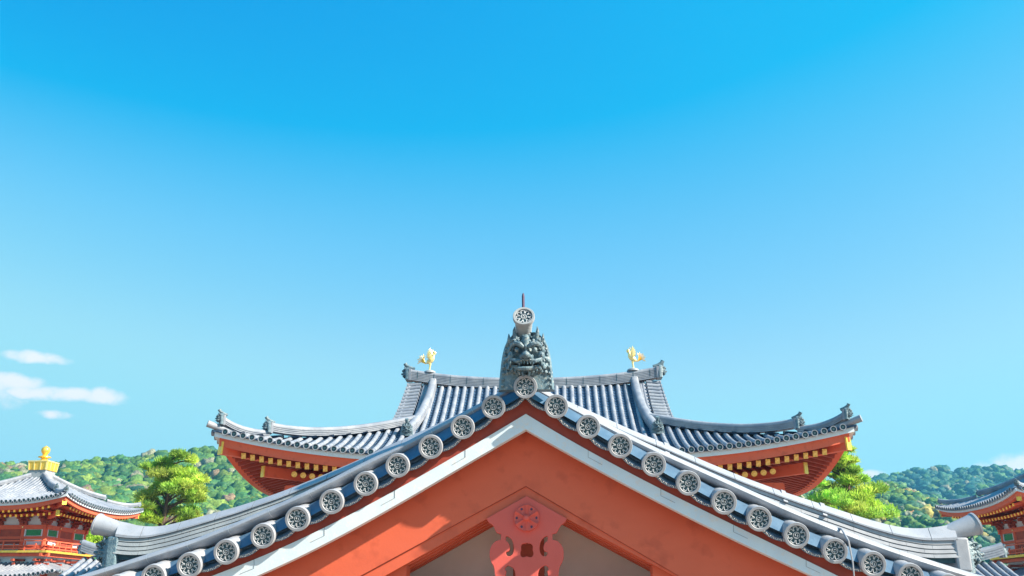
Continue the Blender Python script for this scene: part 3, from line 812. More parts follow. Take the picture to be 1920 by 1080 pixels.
def ridge_band(name, pts, w, h, courses, parent, off, m=None, cap=True, closed_end=True):
    """pts along the foot of the ridge; stacked courses as grooved sides, half-round cap"""
    prof = []; n = courses
    for k in range(n):
        z0 = h*k/n; z1 = h*(k+1)/n
        prof += [(w/2, z0+.004), (w/2, z1-.016), (w/2-.018, z1-.014), (w/2-.018, z1+.002)]
    side = prof
    capp = [(w*.42*math.cos(a), h+.012+.07*math.sin(a)) for a in [PI*q/8 for q in range(9)]] if cap else []
    P = side+capp+[(-x, z) for x, z in side[::-1]]
    m_ = len(P); vs = []; pts = [Vector(p) for p in pts]
    for i, p in enumerate(pts):
        t = pts[min(i+1, len(pts)-1)]-pts[max(i-1, 0)]; t.z = 0; t.normalize(); r = Vector((t.y, -t.x, 0))
        vs += [p+r*x+Vector((0, 0, z)) for x, z in P]
    fs = [(i*m_+k, i*m_+(k+1) % m_, (i+1)*m_+(k+1) % m_, (i+1)*m_+k) for i in range(len(pts)-1) for k in range(m_)]
    fs += [tuple(range(m_)), tuple(range((len(pts)-1)*m_, len(pts)*m_))[::-1]]
    mb = MB(); mb.add(vs, fs)
    return mb.build(name, m or M['htile'], parent, off, ang=30)
# main ridge from measured sag
rz_top = [(768,697),(815,701),(860,706),(935,710),(1000,711),(1040,710),(1110,706),(1180,698),(1231,687)]
pts = []
for k in range(33):
    x = -RW-.05+(2*RW+.1)*k/32; a = abs(x)/RW
    pts.append((hx+x, HR, at(985, 726, HR).z-.09+.30*a**2.6+.06*a))
ridge_h = at(985, 711, HR).z-at(985, 726, HR).z
rb = ridge_band('main_ridge', pts, .36, ridge_h+.04, 6, hall, HO)
jm = MB()
for k in range(-7, 8):
    x = k*RW/7.5; a = abs(x)/RW; z = at(985, 726, HR).z+.30*a**2.6+.06*a
    MB().box((hx+x, HR-.183, z+ridge_h*.45), (.014, .01, ridge_h*.9)).build('joint', M['floor'], rb, HO)
def small_oni(parent, loc, rz, sc, off, horn=True, m=None):
    """plate, demon face and a horn tube; local -Y is the facing direction"""
    m = m or M['oni']
    o = oni_small.copy() if oni_small else None
    COL.objects.link(o); o.parent = parent; o.location = Vector(loc)-off; o.rotation_euler = (0, 0, rz); o.scale = (sc,)*3
    for ch in oni_small.children: copy(ch, o)
    return o
# proto of small oni (lower mesh)
sm = oni_mesh(seed=3); hn, bd = oni_extras(); sm.add(hn.v, hn.f)
oni_small = sm.build('demon_tile', M['oni'], hall)
pt = MB(); pt.box((0, .12, .19), (.42, .08, .40)); pt.build('end_plate', M['htile'], oni_small)
ht = MB(); ht.tube([(0, .25, .42), (0, .08, .47), (0, -.04, .54), (0, -.09, .62)], [.06, .065, .065, .07], 12); ht.build('horn_tile', M['oni'], oni_small)
oni_small.location = Vector((hx-RW-.10, HR, pts[0][2]-.02))-HO; oni_small.rotation_euler = (0, 0, -PI/2); oni_small.scale = (1.0,)*3
small_oni(hall, (hx+RW+.10, HR, pts[-1][2]-.02), PI/2, 1.0, HO)
# descending ridges, hip ridges
XK = RW-.82
for sgn in (-1, 1):
    for fb_ in (-1, 1):
        P = []
        for k in range(17):
            t = 1-(1-.40)*k/16; v = D*t
            P.append((hx+sgn*(XK+.95*(1-t)**2), HR+fb_*(D-v), hz(XK, v)+.05))
        P[0] = (P[0][0], HR+fb_*.1, P[0][2]+.12)
        ridge_band('descending_ridge', P, .27, .22, 3, hall, HO)
        e = P[-1]
        small_oni(hall, (e[0], e[1]+fb_*.06, e[2]-.02), 0 if fb_ < 0 else PI, .82, HO)
        # hip ridge, upper part with tall courses and lower step
        def hip(tau, ex=0):
            x = HW-(HW-XG)*tau; y = D*(1-TG*tau)
            z = z_e+HH*gfun(TG*tau)+LIFT*(x/HW)**2.7*(1-TG*tau)**1.6
            return (hx+sgn*x, HR+fb_*y, z+.04+ex)
        ang = math.atan2(fb_*D*TG, sgn*(HW-XG))       # outward direction of the hip in plan
        rzo = ang+PI/2
        P = [hip(1.0-.73*k/20, .0+.16*(k/20)**4+.02) for k in range(21)]
        ridge_band('hip_ridge', P, .30, .20, 4, hall, HO)
        e = P[-1]; small_oni(hall, (e[0]+.05*math.cos(ang), e[1]+.05*math.sin(ang), e[2]-.05), rzo, .78, HO)
        P = [hip(.27-.22*k/12, .0+.22*(k/12)**3) for k in range(13)]
        ridge_band('hip_ridge', P, .26, .14, 3, hall, HO)
        e = P[-1]; small_oni(hall, (e[0]+.05*math.cos(ang), e[1]+.05*math.sin(ang), e[2]-.05), rzo, .72, HO)
        a = Vector(hip(.12, .03)); b = Vector(hip(-.015, .12)); MB().tube([a, (a+b)/2+Vector((0, 0, -.02)), b], [.085, .09, .10], 14).build('corner_tile', M['htile'], hall, HO)
# eaves: fascia (white), red fascia, soffit, rafters
def eave_ring(name, inset, z0, z1, wdt, m, segs=40, lf=1.0):
    """band round the eave following the lift, z0..z1 relative to eave"""
    for sgn, horiz in ((-1, 1), (1, 1), (-1, 0), (1, 0)):
        mb = MB(); vs = []
        for k in range(segs+1):
            u = -1+2*k/segs; c = abs(u)**(2.7 if horiz else 2.1)
            if horiz: o = (hx+u*(HW-inset), HR+sgn*(D-inset)); i_ = (hx+u*(HW-inset-wdt), HR+sgn*(D-inset-wdt))
            else: o = (hx+sgn*(HW-inset), HR+u*(D-inset)); i_ = (hx+sgn*(HW-inset-wdt), HR+u*(D-inset-wdt))
            z = z_e+LIFT*c*lf
            vs += [(o[0], o[1], z+z0), (o[0], o[1], z+z1), (i_[0], i_[1], z+z1), (i_[0], i_[1], z+z0)]
        fs = [(k*4+q, k*4+(q+1) % 4, k*4+4+(q+1) % 4, k*4+4+q) for k in range(segs) for q in range(4)]
        mb.add(vs, fs+[(0,1,2,3), (segs*4+3, segs*4+2, segs*4+1, segs*4)]); mb.build(name, m, hall, HO, ang=30)
eave_ring('eave_under_tile', .04, -.03, .02, .3, M['hpan'])
eave_ring('white_fascia', .10, -.17, -.032, .25, M['white'])
eave_ring('red_fascia', .22, -.42, -.172, .3, M['red'])
def eave_sheet(ins0, z0, ins1, z1, m, name='soffit'):
    mb = MB(); segs = 40
    for sgn, horiz in ((-1, 1), (1, 1), (-1, 0), (1, 0)):
        vs = []
        for k in range(segs+1):
            u = -1+2*k/segs; c = abs(u)**(2.7 if horiz else 2.1)
            for ins, z_, lf in ((ins0, z0, 1), (ins1, z1, .35)):
                if horiz: vs.append((hx+u*(HW-ins), HR+sgn*(D-ins), z_e+LIFT*c*lf+z_))
                else: vs.append((hx+sgn*(HW-ins), HR+u*(D-ins), z_e+LIFT*c*lf+z_))
        mb.add(vs, [(k*2, k*2+1, k*2+3, k*2+2) for k in range(segs)])
    mb.build(name, m, hall, HO)
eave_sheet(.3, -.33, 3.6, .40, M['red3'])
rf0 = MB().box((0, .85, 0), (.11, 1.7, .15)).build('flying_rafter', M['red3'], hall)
cp0 = MB().box((0, -.012, 0), (.125, .03, .165)).build('gilt_cap', M['goldend'], rf0)
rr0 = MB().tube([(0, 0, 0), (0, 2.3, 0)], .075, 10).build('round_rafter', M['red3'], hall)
cr0 = MB().tube([(0, -.02, 0), (0, .02, 0)], .085, 12).build('gilt_cap', M['goldend'], rr0)
usedf = [False, False]
def put_rafter(kind, loc, rot, cap_=True):
    pr, cp = ((rf0, cp0), (rr0, cr0))[kind]
    if not usedf[kind]: o = pr; usedf[kind] = True
    else: o = copy(pr, hall); copy(cp, o)
    if not cap_:
        for c_ in list(o.children): bpy.data.objects.remove(c_)
    o.location = Vector(loc)-HO; o.rotation_euler = rot
rsl = math.atan2(.8, 3.2)
for k in range(-32, 33):
    u = k*.265
    if abs(u) < 2.2 or abs(u) > HW-.75: continue
    c = (abs(u)/HW)**2.7
    put_rafter(0, (hx+u, HR-(D-.50), z_e+LIFT*c-.47), (rsl, 0, 0))
    if abs(u) < HW-2.05: put_rafter(1, (hx+u, HR-(D-1.15), z_e+LIFT*c*.8-.60), (rsl, 0, 0))
for sgn in (-1, 1):
    for k in range(-16, 17):
        u = k*.29
        if abs(u) > D-.8 or u > 3: continue
        c = (abs(u)/D)**2.1
        put_rafter(0, (hx+sgn*(HW-.42), HR+u, z_e+LIFT*c-.36), (rsl, 0, sgn*PI/2), False)
    # corner beams
    for s2 in (-1,):
        a = Vector((hx+sgn*(HW-.28), HR+s2*(D-.28), z_e+LIFT-.48)); b = Vector((hx+sgn*(HW-3.4), HR+s2*(D-3.4), z_e+.10))
        cb = MB().beam(a, b, .20, .34).build('corner_beam', M['red'], hall, HO)
        d = (a-b).normalized(); MB().beam(a+d*.005, a+d*.05, .23, .36).build('gilt_cap', M['gold'], cb, HO)
        a2 = Vector((hx+sgn*(HW-1.25), HR+s2*(D-1.25), z_e+LIFT*.72-.78)); b2 = Vector((hx+sgn*(HW-3.6), HR+s2*(D-3.6), z_e-.25))
        cb = MB().beam(a2, b2, .16, .30).build('corner_beam', M['red'], hall, HO)
        d = (a2-b2).normalized(); MB().beam(a2+d*.005, a2+d*.04, .18, .32).build('gilt_cap', M['gold'], cb, HO)
        a3 = Vector((hx+sgn*(HW-2.1), HR+s2*(D-1.95), z_e-.70)); b3 = a3+Vector((-sgn*1.2, 1.2, -.1))
        cb = MB().beam(a3, b3, .14, .28).build('tail_rafter', M['red'], hall, HO)
        d = (a3-b3).normalized(); MB().beam(a3+d*.005, a3+d*.04, .16, .30).build('gilt_cap', M['gold'], cb, HO)
# eave purlin + body
zb_ = z_e-.55
for sgn in (-1, 1):
    MB().box((hx, HR+sgn*(D-1.8), zb_-.12), (2*(HW-1.8), .16, .26)).build('eave_purlin', M['red'], hall, HO)
    MB().box((hx+sgn*(HW-1.8), HR, zb_-.12), (.16, 2*(D-1.8)-.2, .26)).build('eave_purlin', M['red'], hall, HO)
bw, bd_ = HW-3.3, D-3.2
MB().box((hx, HR, (zb_+.6)/2), (2*bw, 2*bd_, zb_+.6)).build('wall', M['plaster'], hall, HO)
for k in range(7):
    x = hx-bw+2*bw*k/6
    MB().tube([(x, HR-bd_-.05, 0), (x, HR-bd_-.05, zb_+.5)], .2, 14).build('column', M['red'], hall, HO)
MB().box((hx, HR-bd_-.1, zb_-.1), (2*bw+.6, .2, .35)).build('wall_beam', M['red'], hall, HO)

# ------------------------------------------------------------------ phoenix statues
def phoenix(px, py, face, label):
    c = at(px, py, HR); 
    r = empty('phoenix_statue', c, label, 'statue', 'gilded phoenixes on the ridge of the great hall')
    f = face
    b = MB(); b.lathe([(0, -.06), (.22, -.06), (.20, .0), (.12, .04), (.06, .06), (0, .06)], 16); b.build('base', M['tile2'], r)
    body = MB()
    body.tube([(0-f*.02, 0, .06), (0, 0, .2), (f*.0, 0, .30)], [.028, .03, .05], 8)
    body.tube([(-f*.12, 0, .30), (-f*.06, 0, .36), (f*.03, 0, .42), (f*.09, 0, .50), (f*.115, 0, .60), (f*.12, 0, .68), (f*.16, 0, .70), (f*.21, 0, .675)], [.03, .085, .10, .075, .045, .04, .042, .01], 12)
    body.ball((f*.14, 0, .70), (.06, .05, .055), 10, 8)
    body.tube([(f*.10, 0, .73), (f*.07, 0, .79), (f*.11, 0, .81)], [.02, .025, .008], 6)
    body.tube([(f*.19, 0, .66), (f*.17, 0, .61)], [.015, .012], 6)
    bo = body.build('body', M['goldp'], r)
    for s in (-1, 1):
        w = MB()
        for k in range(6):
            a = R(95+k*13); L_ = .42-.03*k
            p0_ = Vector((f*(.02), s*.08, .40)); p1_ = p0_+Vector((f*math.cos(a)*L_*.55, s*.08, math.sin(a)*L_)); mid_ = (p0_+p1_)/2+Vector((f*.04, s*.04, 0))
            w.tube([p0_, mid_, p1_], [.035, .045, .012], 6, flat=.45)
        w.build('wing', M['goldp'], r)
    t = MB()
    for k in range(8):
        a = R(70+k*19); L_ = .20+.03*(k % 2)
        p0_ = Vector((-f*.07, 0, .33)); m_ = Vector((-f*.17, (k-4)*.008, .30)); cen = Vector((-f*.25, 0, .40))
        p1_ = cen+Vector((f*math.cos(a)*L_, (k-4)*.012, math.sin(a)*L_))
        t.tube([p0_, m_, cen.lerp(p1_, .35), cen.lerp(p1_, .8), p1_], [.02, .02, .018, .024, .006], 6, flat=.6)
    t.build('tail', M['gold'], r)
    r.scale = (.98,)*3
    return r
phoenix(806, 697, 1, 'gilded phoenix on the left end of the hall ridge, head to the right')
phoenix(1187, 693, -1, 'gilded phoenix on the right end of the hall ridge, head to the left')

# ================================================================== CORNER TOWERS
TY = 40.0
tc_ = at(84, 856, TY); tcen = Vector((tc_.x, TY, 0))
def tz(py): return at(82, py, TY).z
ten = at(126, 930, TY-.05).z
def make_tower(label):
    rt = empty('corner_tower', (0, 0, 0), label, 'tower')
    h = .1151*TY/math.sqrt(2)
    ze = at(126, 942, TY-h).z; zc = at(126, 925, TY-h).z; za = tz(889); H = za-ze; lift = zc-ze
    ze0 = ze
    def zf(u, v):
        t = v/h; return ze+H*t*(.62+.38*t)+lift*(abs(u)/h)**2.5*max(0, 1-t)**1.5
    sp = .185; n = int(h/sp)
    for k in range(4):
        Rm = Matrix.Rotation(k*PI/2, 3, 'Z')
        T = lambda u, v, z, Rm=Rm: tuple(Rm @ Vector((u, -(h-v), z)))
        sh, tu, di = MB(), MB(), []
        tiled_slope(sh, tu, di, [sp*q for q in range(-n, n+1)], lambda u: max(0, h-abs(u)), zf, T, r=.055, step=.14, saw=.018)
        so = sh.build('roof_slope', M['hpan'], rt, ang=20); tu.build('cover_tiles', M['htile'], so); build_ends(di if k != 2 else [], so, (0, 0, 0))
        for nm, ins, a0, a1, wd, m in (('white_fascia', .06, -.11, -.01, .2, M['white']), ('red_fascia', .15, -.27, -.112, .2, M['red'])):
            vs = []; sg = 24
            for q in range(sg+1):
                u = -1+2*q/sg; c = lift*abs(u)**2.5
                for ii, zz in ((ins, a0), (ins, a1), (ins+wd, a1), (ins+wd, a0)): vs.append(tuple(Rm @ Vector((u*(h-ii), -(h-ii), ze+c+zz))))
            MB().add(vs, [(q*4+w_, q*4+(w_+1) % 4, q*4+4+(w_+1) % 4, q*4+4+w_) for q in range(sg) for w_ in range(4)]).build(nm, m, rt)
        vs = []
        for q in range(25):
            u = -1+2*q/24; c = lift*abs(u)**2.5
            vs += [tuple(Rm @ Vector((u*(h-.2), -(h-.2), ze+c-.2))), tuple(Rm @ Vector((u*(h-1.75), -(h-1.75), ze+.25)))]
        MB().add(vs, [(q*2, q*2+1, q*2+3, q*2+2) for q in range(24)]).build('soffit', M['red'], rt)
        # hip ridge with two steps
        def hip(t, e=0):
            c = h*(1-t); w_ = Rm @ Vector((c, -c, zf(c, h*t)+.03+e)); return tuple(w_)
        cd_ = Rm @ Vector((1, -1, 0)); ang = math.atan2(cd_.y, cd_.x)
        ridge_band('hip_ridge', [hip(.93-.53*q/12, .10*(q/12)**3) for q in range(13)], .20, .13, 3, rt, (0, 0, 0))
        e = hip(.40, .08); o = copy(oni_small, rt, e, (0, 0, ang+PI/2), (.42,)*3); [copy(c_, o) for c_ in oni_small.children]
        ridge_band('hip_ridge', [hip(.38-.32*q/10, .12*(q/10)**3) for q in range(11)], .17, .09, 2, rt, (0, 0, 0))
        e = hip(.06, .08); o = copy(oni_small, rt, e, (0, 0, ang+PI/2), (.38,)*3); [copy(c_, o) for c_ in oni_small.children]
        # corner beam
        a = Rm @ Vector((h-.22, -(h-.22), ze+lift-.32)); b = Rm @ Vector((h-1.7, -(h-1.7), ze-.12))
        cb = MB().beam(a, b, .13, .2).build('corner_beam', M['red'], rt); d = (a-b).normalized()
        MB().beam(a+d*.004, a+d*.03, .16, .23).build('gilt_cap', M['gold'], cb)
        a = Rm @ Vector((h-.75, -(h-.75), ze+lift*.5-.52)); b = Rm @ Vector((h-1.7, -(h-1.7), ze-.4))
        cb = MB().beam(a, b, .13, .2).build('corner_beam', M['red'], rt); d = (a-b).normalized()
        MB().beam(a+d*.004, a+d*.03, .15, .22).build('gilt_cap', M['gold'], cb)
    # rafters (only two sides visible to the photo are individual)
    r0 = c0 = None
    for k in (0, 1, 3):
        for tier in (0, 1):
            for q in range(-10, 11):
                u = q*.235
                ins = .34 if tier == 0 else .85
                if abs(u) > h-ins-.2: continue
                c = lift*(abs(u)/h)**2.5*(1 if tier == 0 else .6)
                if r0 is None:
                    r0 = MB().box((0, .5, 0), (.075, 1.0, .09)).build('rafter', M['red'], rt); c0 = MB().box((0, -.01, 0), (.085, .025, .10)).build('gilt_cap', M['gold'], r0); o = r0
                else: o = copy(r0, rt); copy(c0, o)
                Rm = Matrix.Rotation(k*PI/2, 3, 'Z')
                o.location = Rm @ Vector((u, -(h-ins), ze+c-.30-(.13 if tier else 0))); o.rotation_euler = (R(12), 0, k*PI/2)
    # finial
    zp = tz(884)
    pd = MB(); pd.box((0, 0, (za+zp)/2-.16), (.74, .74, .5)); pd.build('apex_block', M['tile2'], rt)
    fp = MB(); z0 = zp+.02; z1 = tz(867)
    hb = .44
    fp.add([(-hb*.92, -hb*.92, z0), (hb*.92, -hb*.92, z0), (hb*.92, hb*.92, z0), (-hb*.92, hb*.92, z0), (-hb, -hb, z1), (hb, -hb, z1), (hb, hb, z1), (-hb, hb, z1)], [(3,2,1,0),(4,5,6,7),(0,1,5,4),(1,2,6,5),(2,3,7,6),(3,0,4,7)])
    ped = fp.build('dew_basin', M['gold'], rt, smooth=False)
    tr = MB()
    for k in range(4):
        Rm = Matrix.Rotation(k*PI/2, 3, 'Z')
        for x in (-hb+.03, -.15, .15, hb-.03): tr.beam(Rm @ Vector((x*.93, -hb*.94-.002, z0)), Rm @ Vector((x, -hb-.006, z1)), .04, .02, Vector((0, 1, 0)) if k % 2 == 0 else Vector((1, 0, 0)))
        tr.beam(Rm @ Vector((-hb, -hb-.006, z1)), Rm @ Vector((hb, -hb-.006, z1)), .03, .05)
    tr.build('basin_trim', M['goldp'], ped)
    fi = MB(); zt_ = tz(836); hh = zt_-z1; s_ = hh/.92
    fi.lathe([(0, 0), (.30*s_, 0), (.27*s_, .09*s_), (.17*s_, .16*s_), (.16*s_, .22*s_), (.34*s_, .27*s_), (.33*s_, .31*s_), (.17*s_, .35*s_), (.12*s_, .42*s_), (.15*s_, .47*s_), (.21*s_, .56*s_), (.235*s_, .66*s_), (.22*s_, .76*s_), (.14*s_, .85*s_), (.04*s_, .90*s_), (0, .94*s_)], 24, Matrix.Translation((0, 0, z1)))
    fi.build('jewel_finial', M['gold'], rt)
    # body
    wv = .048*TY/math.sqrt(2)+.12
    zw0 = tz(1046); zw1 = ze-.05
    MB().box((0, 0, (zw0+zw1)/2), (2*wv, 2*wv, zw1-zw0)).build('wall', M['white'], rt, smooth=False)
    zbeam = tz(994)
    for k in range(4):
        Rm = Matrix.Rotation(k*PI/2, 3, 'Z'); e4 = Rm.to_4x4()
        def B(name, c, d, m, par=rt, sm=False):
            return MB().box(Rm @ Vector(c), d, Rm).build(name, m, par, smooth=sm)
        B('wall_beam', (0, -wv-.02, zbeam), (2*wv+.3, .12, .17), M['red'])
        B('wall_beam', (0, -wv-.02, tz(1013)), (2*wv+.1, .10, .10), M['red'])
        B('wall_beam', (0, -wv-.02, tz(1030)), (2*wv+.1, .10, .14), M['red'])
        for x in (-wv, -wv*.36, wv*.36, wv):
            MB().tube([Rm @ Vector((x, -wv-.01, zw0)), Rm @ Vector((x, -wv-.01, zbeam+.1))], .085, 10).build('column', M['red'], rt)
            # bracket cluster: stepped arms and blocks
            bk = MB()
            for lv in range(4):
                zz = zbeam+.13+lv*.145; wdt = .20+.15*lv
                bk.box(Rm @ Vector((x, -wv-.06-.0*lv, zz)), (wdt+.12, .12, .075), Rm)
                bk.box(Rm @ Vector((x, -wv-.09-.10*lv, zz+.01)), (.10, .22+.18*lv, .085), Rm)
                for q in (-1, 0, 1): bk.box(Rm @ Vector((x+q*wdt/2, -wv-.10-.09*lv, zz+.072)), (.12, .14, .055), Rm)
            bk.build('bracket', M['red2'], rt, smooth=False)
            B('gilt_stud', (x, -wv-.10, zbeam), (.05, .03, .05), M['goldp'])
        # windows and doors
        for x in (-wv*.68, wv*.68):
            w_ = B('window', (x, -wv-.012, tz(1004)), (wv*.42, .05, .22), M['green'])
            fr_ = MB()
            for sx in (-1, 1): fr_.box(Rm @ Vector((x+sx*wv*.245, -wv-.02, tz(1005))), (.055, .07, .34), Rm)
            fr_.build('window_frame', M['white'], w_, smooth=False)
        dr = MB()
        dr.box(Rm @ Vector((0, -wv-.015, tz(1010))), (wv*.58, .05, .62), Rm)
        d_ = dr.build('door', M['red2'], rt, smooth=False)
        # balcony
        bwv = wv+.42; zf0 = tz(1039)
        B('balcony_floor', (0, -(wv+bwv)/2, zf0), (2*bwv, bwv-wv, .06), M['red'])
        B('gilt_floor_edge', (0, -bwv-.012, zf0), (2*bwv+.05, .03, .09), M['gold'])
        rl = MB()
        for zz in (zf0+.12, zf0+.24, zf0+.42): rl.box(Rm @ Vector((0, -bwv+.05, zz)), (2*bwv+.16, .04, .045), Rm)
        for q in range(9): rl.box(Rm @ Vector((-bwv+.05+(2*bwv-.1)*q/8, -bwv+.05, zf0+.2)), (.05, .05, .42 if q % 2 == 0 else .24), Rm)
        rl.build('railing', M['red'], rt, smooth=False)
        # brackets under the balcony
        B('wall_beam', (0, -wv-.22, zf0-.12), (2*wv+.9, .12, .12), M['red'])
        for x in (-wv, -wv*.36, wv*.36, wv):
            bk = MB()
            for lv in range(3):
                zz = zf0-.62+lv*.15
                bk.box(Rm @ Vector((x, -wv-.06, zz)), (.25+.16*lv, .10, .08), Rm); bk.box(Rm @ Vector((x, -wv-.12-.05*lv, zz)), (.10, .24+.12*lv, .09), Rm)
            bk.build('bracket', M['red2'], rt, smooth=False)
    MB().box((0, 0, zw0/2-.002), (2*wv-.02, 2*wv-.02, zw0)).build('wall', M['white'], rt, smooth=False)
    # lower skirt roof
    h2 = h*1.02; zl = tz(1088); zl2 = tz(1060); run = h2-wv
    zf2 = lambda u, v: zl+(zl2-zl)*(v/run)*(.75+.25*v/run)+.25*(abs(u)/h2)**3*(1-v/run)
    for k in range(4):
        Rm = Matrix.Rotation(k*PI/2, 3, 'Z')
        T = lambda u, v, z, Rm=Rm: tuple(Rm @ Vector((u, -(h2-v), z)))
        sh, tu, di = MB(), MB(), []; n = int(h2/sp)
        tiled_slope(sh, tu, di, [sp*q for q in range(-n, n+1)], lambda u: max(0, min(run, h2-abs(u))), zf2, T, r=.055, step=.2)
        so = sh.build('lower_roof_slope', M['hpan'], rt, ang=20); tu.build('cover_tiles', M['htile'], so); build_ends(di, so, (0, 0, 0), True)
    for x in (-2, 2):
        for y in (-2, 2): MB().tube([(x*wv*.7, y*wv*.7, 0), (x*wv*.7, y*wv*.7, zl+.2)], .13, 12).build('column', M['red'], rt)
    return rt
tw = make_tower('two-storey red corner tower at the left edge, gold jewel finial and sunlit grey roof')
tw.location = tcen; tw.rotation_euler = (0, 0, R(-3.2))
tw2 = copy_tree(tw)
tw2['label'] = 'red corner tower cut off by the right edge, its grey roof lying in blue shade'
t2 = at(1973, 900, TY); tw2.location = (t2.x, TY, -.08*at(126, 935, TY).z); tw2.rotation_euler = (0, 0, R(2.9)); tw2.scale = (1.08,)*3

# ------------------------------------------------------------------ gallery roofs
def gallery(pxe, pxf, pye, sg, label):
    Y = 30.0; a = at(pxe, pye, Y); b = at(pxf, pye, Y)
    cx = (a.x+b.x)/2; Lh = abs(b.x-a.x)/2; zr_ = a.z-.38
    r = empty('gallery_roof', (cx, Y, 0), label, 'gallery'); o = r.location.copy()
    run = 3.2; n = int(Lh/.24)
    zf = lambda u, v: zr_-.05-1.55*((run-v)/run)*(.8+.2*v/run)
    for s in (-1, 1):
        sh, tu, di = MB(), MB(), []
        tiled_slope(sh, tu, di, [.24*q for q in range(-n, n+1)], lambda u: run, zf, lambda u, v, z, s=s: (cx+u, Y+s*(run-v), z), r=.075, step=.16)
        so = sh.build('roof_slope', M['hpan'], r, o, ang=20); tu.build('cover_tiles', M['htile'], so, o); build_ends(di if s < 0 else [], so, o)
    P = [(cx-sg*Lh*(1-2*k/20)*1.0, Y, zr_+.22*max(0, 1-k/5)**2) for k in range(21)]
    ridge_band('main_ridge', P, .3, .28, 4, r, o)
    e = P[0]; oo = copy(oni_small, r, Vector((e[0]-sg*.05, Y, e[2]-.08))-o, (0, 0, -sg*PI/2), (.62,)*3); [copy(c_, oo) for c_ in oni_small.children]
    MB().box((cx, Y, (zr_-1.6)/2), (2*Lh-1, 3.6, zr_-1.6)).build('wall', M['plaster'], r, o)
    for k in range(5):
        x = cx-Lh+.6+(2*Lh-1.2)*k/4
        MB().tube([(x, Y-1.95, 0), (x, Y-1.95, zr_-1.3)], .14, 12).build('column', M['red'], r, o)
    for s in (-1, 1): MB().box((cx, Y+s*(run-.35), zr_-1.75), (2*Lh, .12, .2)).build('eave_board', M['red'], r, o)
    return r
gallery(156, 420, 1024, 1, 'low sunlit tiled gallery roof between the left tower and the gate')
gallery(1878, 1560, 1030, -1, 'low shaded blue tiled gallery roof between the gate and the right tower')

# ================================================================== HILLS AND WOODS
def ico(sub):
    import bmesh
    bm = bmesh.new(); bmesh.ops.create_icosphere(bm, subdivisions=sub, radius=1)
    V = np.array([v.co[:] for v in bm.verts]); Fc = np.array([[v.index for v in f.verts] for f in bm.faces]); bm.free(); return V, Fc
IV, IF = ico(3)
nr = np.random.default_rng(5)
def lumpy(V, seed):
    r = np.random.default_rng(seed); d = np.zeros(len(V))
    for _ in range(16):
        c = r.normal(size=3); c /= np.linalg.norm(c); c[2] = abs(c[2])*.8
        d = np.maximum(d, np.exp(-((V-c)**2).sum(1)/.16))
    n = r.normal(size=len(V))*2.0
    for _ in range(5):
        k = r.normal(size=3)*7; n += np.sin(V@k+r.uniform(0, 6))
    s = .72+.34*d+.035*n
    o = V*s[:, None]; return o
VAR = [lumpy(IV, s) for s in range(9)]
def hill(name, crest, Yf, Yc, yb, npts, size, palette, label, xpad=0, expo=1.1):
    cx = np.array([c[0] for c in crest], float); cy = np.array([c[1] for c in crest], float)
    nx, ny = 90, 22; q = np.linspace(cx[0], cx[-1], nx); cr = np.interp(q, cx, cy)
    for _ in range(4): cr[1:-1] = (cr[:-2]+2*cr[1:-1]+cr[2:])/4
    P = [at(a, b, Yc) for a, b in zip(q, cr)]
    X = np.array([p.x for p in P]); Z = np.array([p.z for p in P])-size*.9
    Z = np.maximum(Z, 1)
    V = []
    ts = np.linspace(0, 1.35, ny)
    def zfun(x, t):
        zc = np.interp(x, X, Z); b = 1+.10*np.sin(x*.031+t*5)*np.sin(t*PI).clip(0)
        return zc*np.where(t <= 1, np.clip(t, 0, 1)**expo*b, 1-(t-1)*1.2)
    for t in ts:
        y = Yf+(Yc-Yf)*t
        for x in X: V.append((x, y, float(zfun(x, np.array(t)))-.5))
    Fc = [(j*nx+i, j*nx+i+1, (j+1)*nx+i+1, (j+1)*nx+i) for j in range(ny-1) for i in range(nx-1)]
    h = nmesh(name, V, Fc, M['soil']); h['kind'] = 'structure'
    # trees
    x = nr.uniform(X[0], X[-1], npts); t = nr.uniform(0.12, 1.08, npts)**.85
    y = Yf+(Yc-Yf)*t; z = zfun(x, t)
    AV, AF, AT = [], [], []; o = 0
    sizes = size*nr.uniform(.62, 1.25, npts)
    for i in range(npts):
        v = VAR[nr.integers(9)]; a = nr.uniform(0, 6.28); ca, sa = math.cos(a), math.sin(a)
        w = v @ np.array([[ca, sa, 0], [-sa, ca, 0], [0, 0, 1]])
        s = sizes[i]; w = w*np.array([s*nr.uniform(.85, 1.15), s, s*nr.uniform(.8, 1.15)])+np.array([x[i], y[i], z[i]+s*.35])
        c = np.array(palette[min(len(palette)-1, int(nr.beta(1.1, 1.5)*len(palette)))])*nr.uniform(.75, 1.3)
        AV.append(w); AF.append(IF+o); AT.append(np.tile(c, (len(w), 1))); o += len(w)
    f = nmesh(name+'_wood' if False else 'forest', np.concatenate(AV), np.concatenate(AF), M['leaf'], np.concatenate(AT), smooth=False)
    f['kind'] = 'stuff'; f['label'] = label; f['category'] = 'forest'
    return h
G1, G2, G3, G4 = (.10, .21, .040), (.055, .16, .05), (.19, .29, .05), (.035, .12, .06)
G5 = (.022, .11, .085)
OR, YL, BR, GY = (.36, .20, .08), (.34, .31, .08), (.28, .20, .12), (.26, .27, .17)
hill('hill', [(-260, 885), (-120, 880), (0, 873), (60, 868), (110, 876), (150, 866), (200, 863), (250, 859), (300, 851), (350, 845), (400, 839), (440, 838), (500, 842), (600, 850), (760, 870)],
     230, 520, 0, 3600, 4.4, [G4, G2, G1, G2, G1, G3, G1, G2, G3, G1, GY, BR], 'autumn wood covering the hillside left of the great hall')
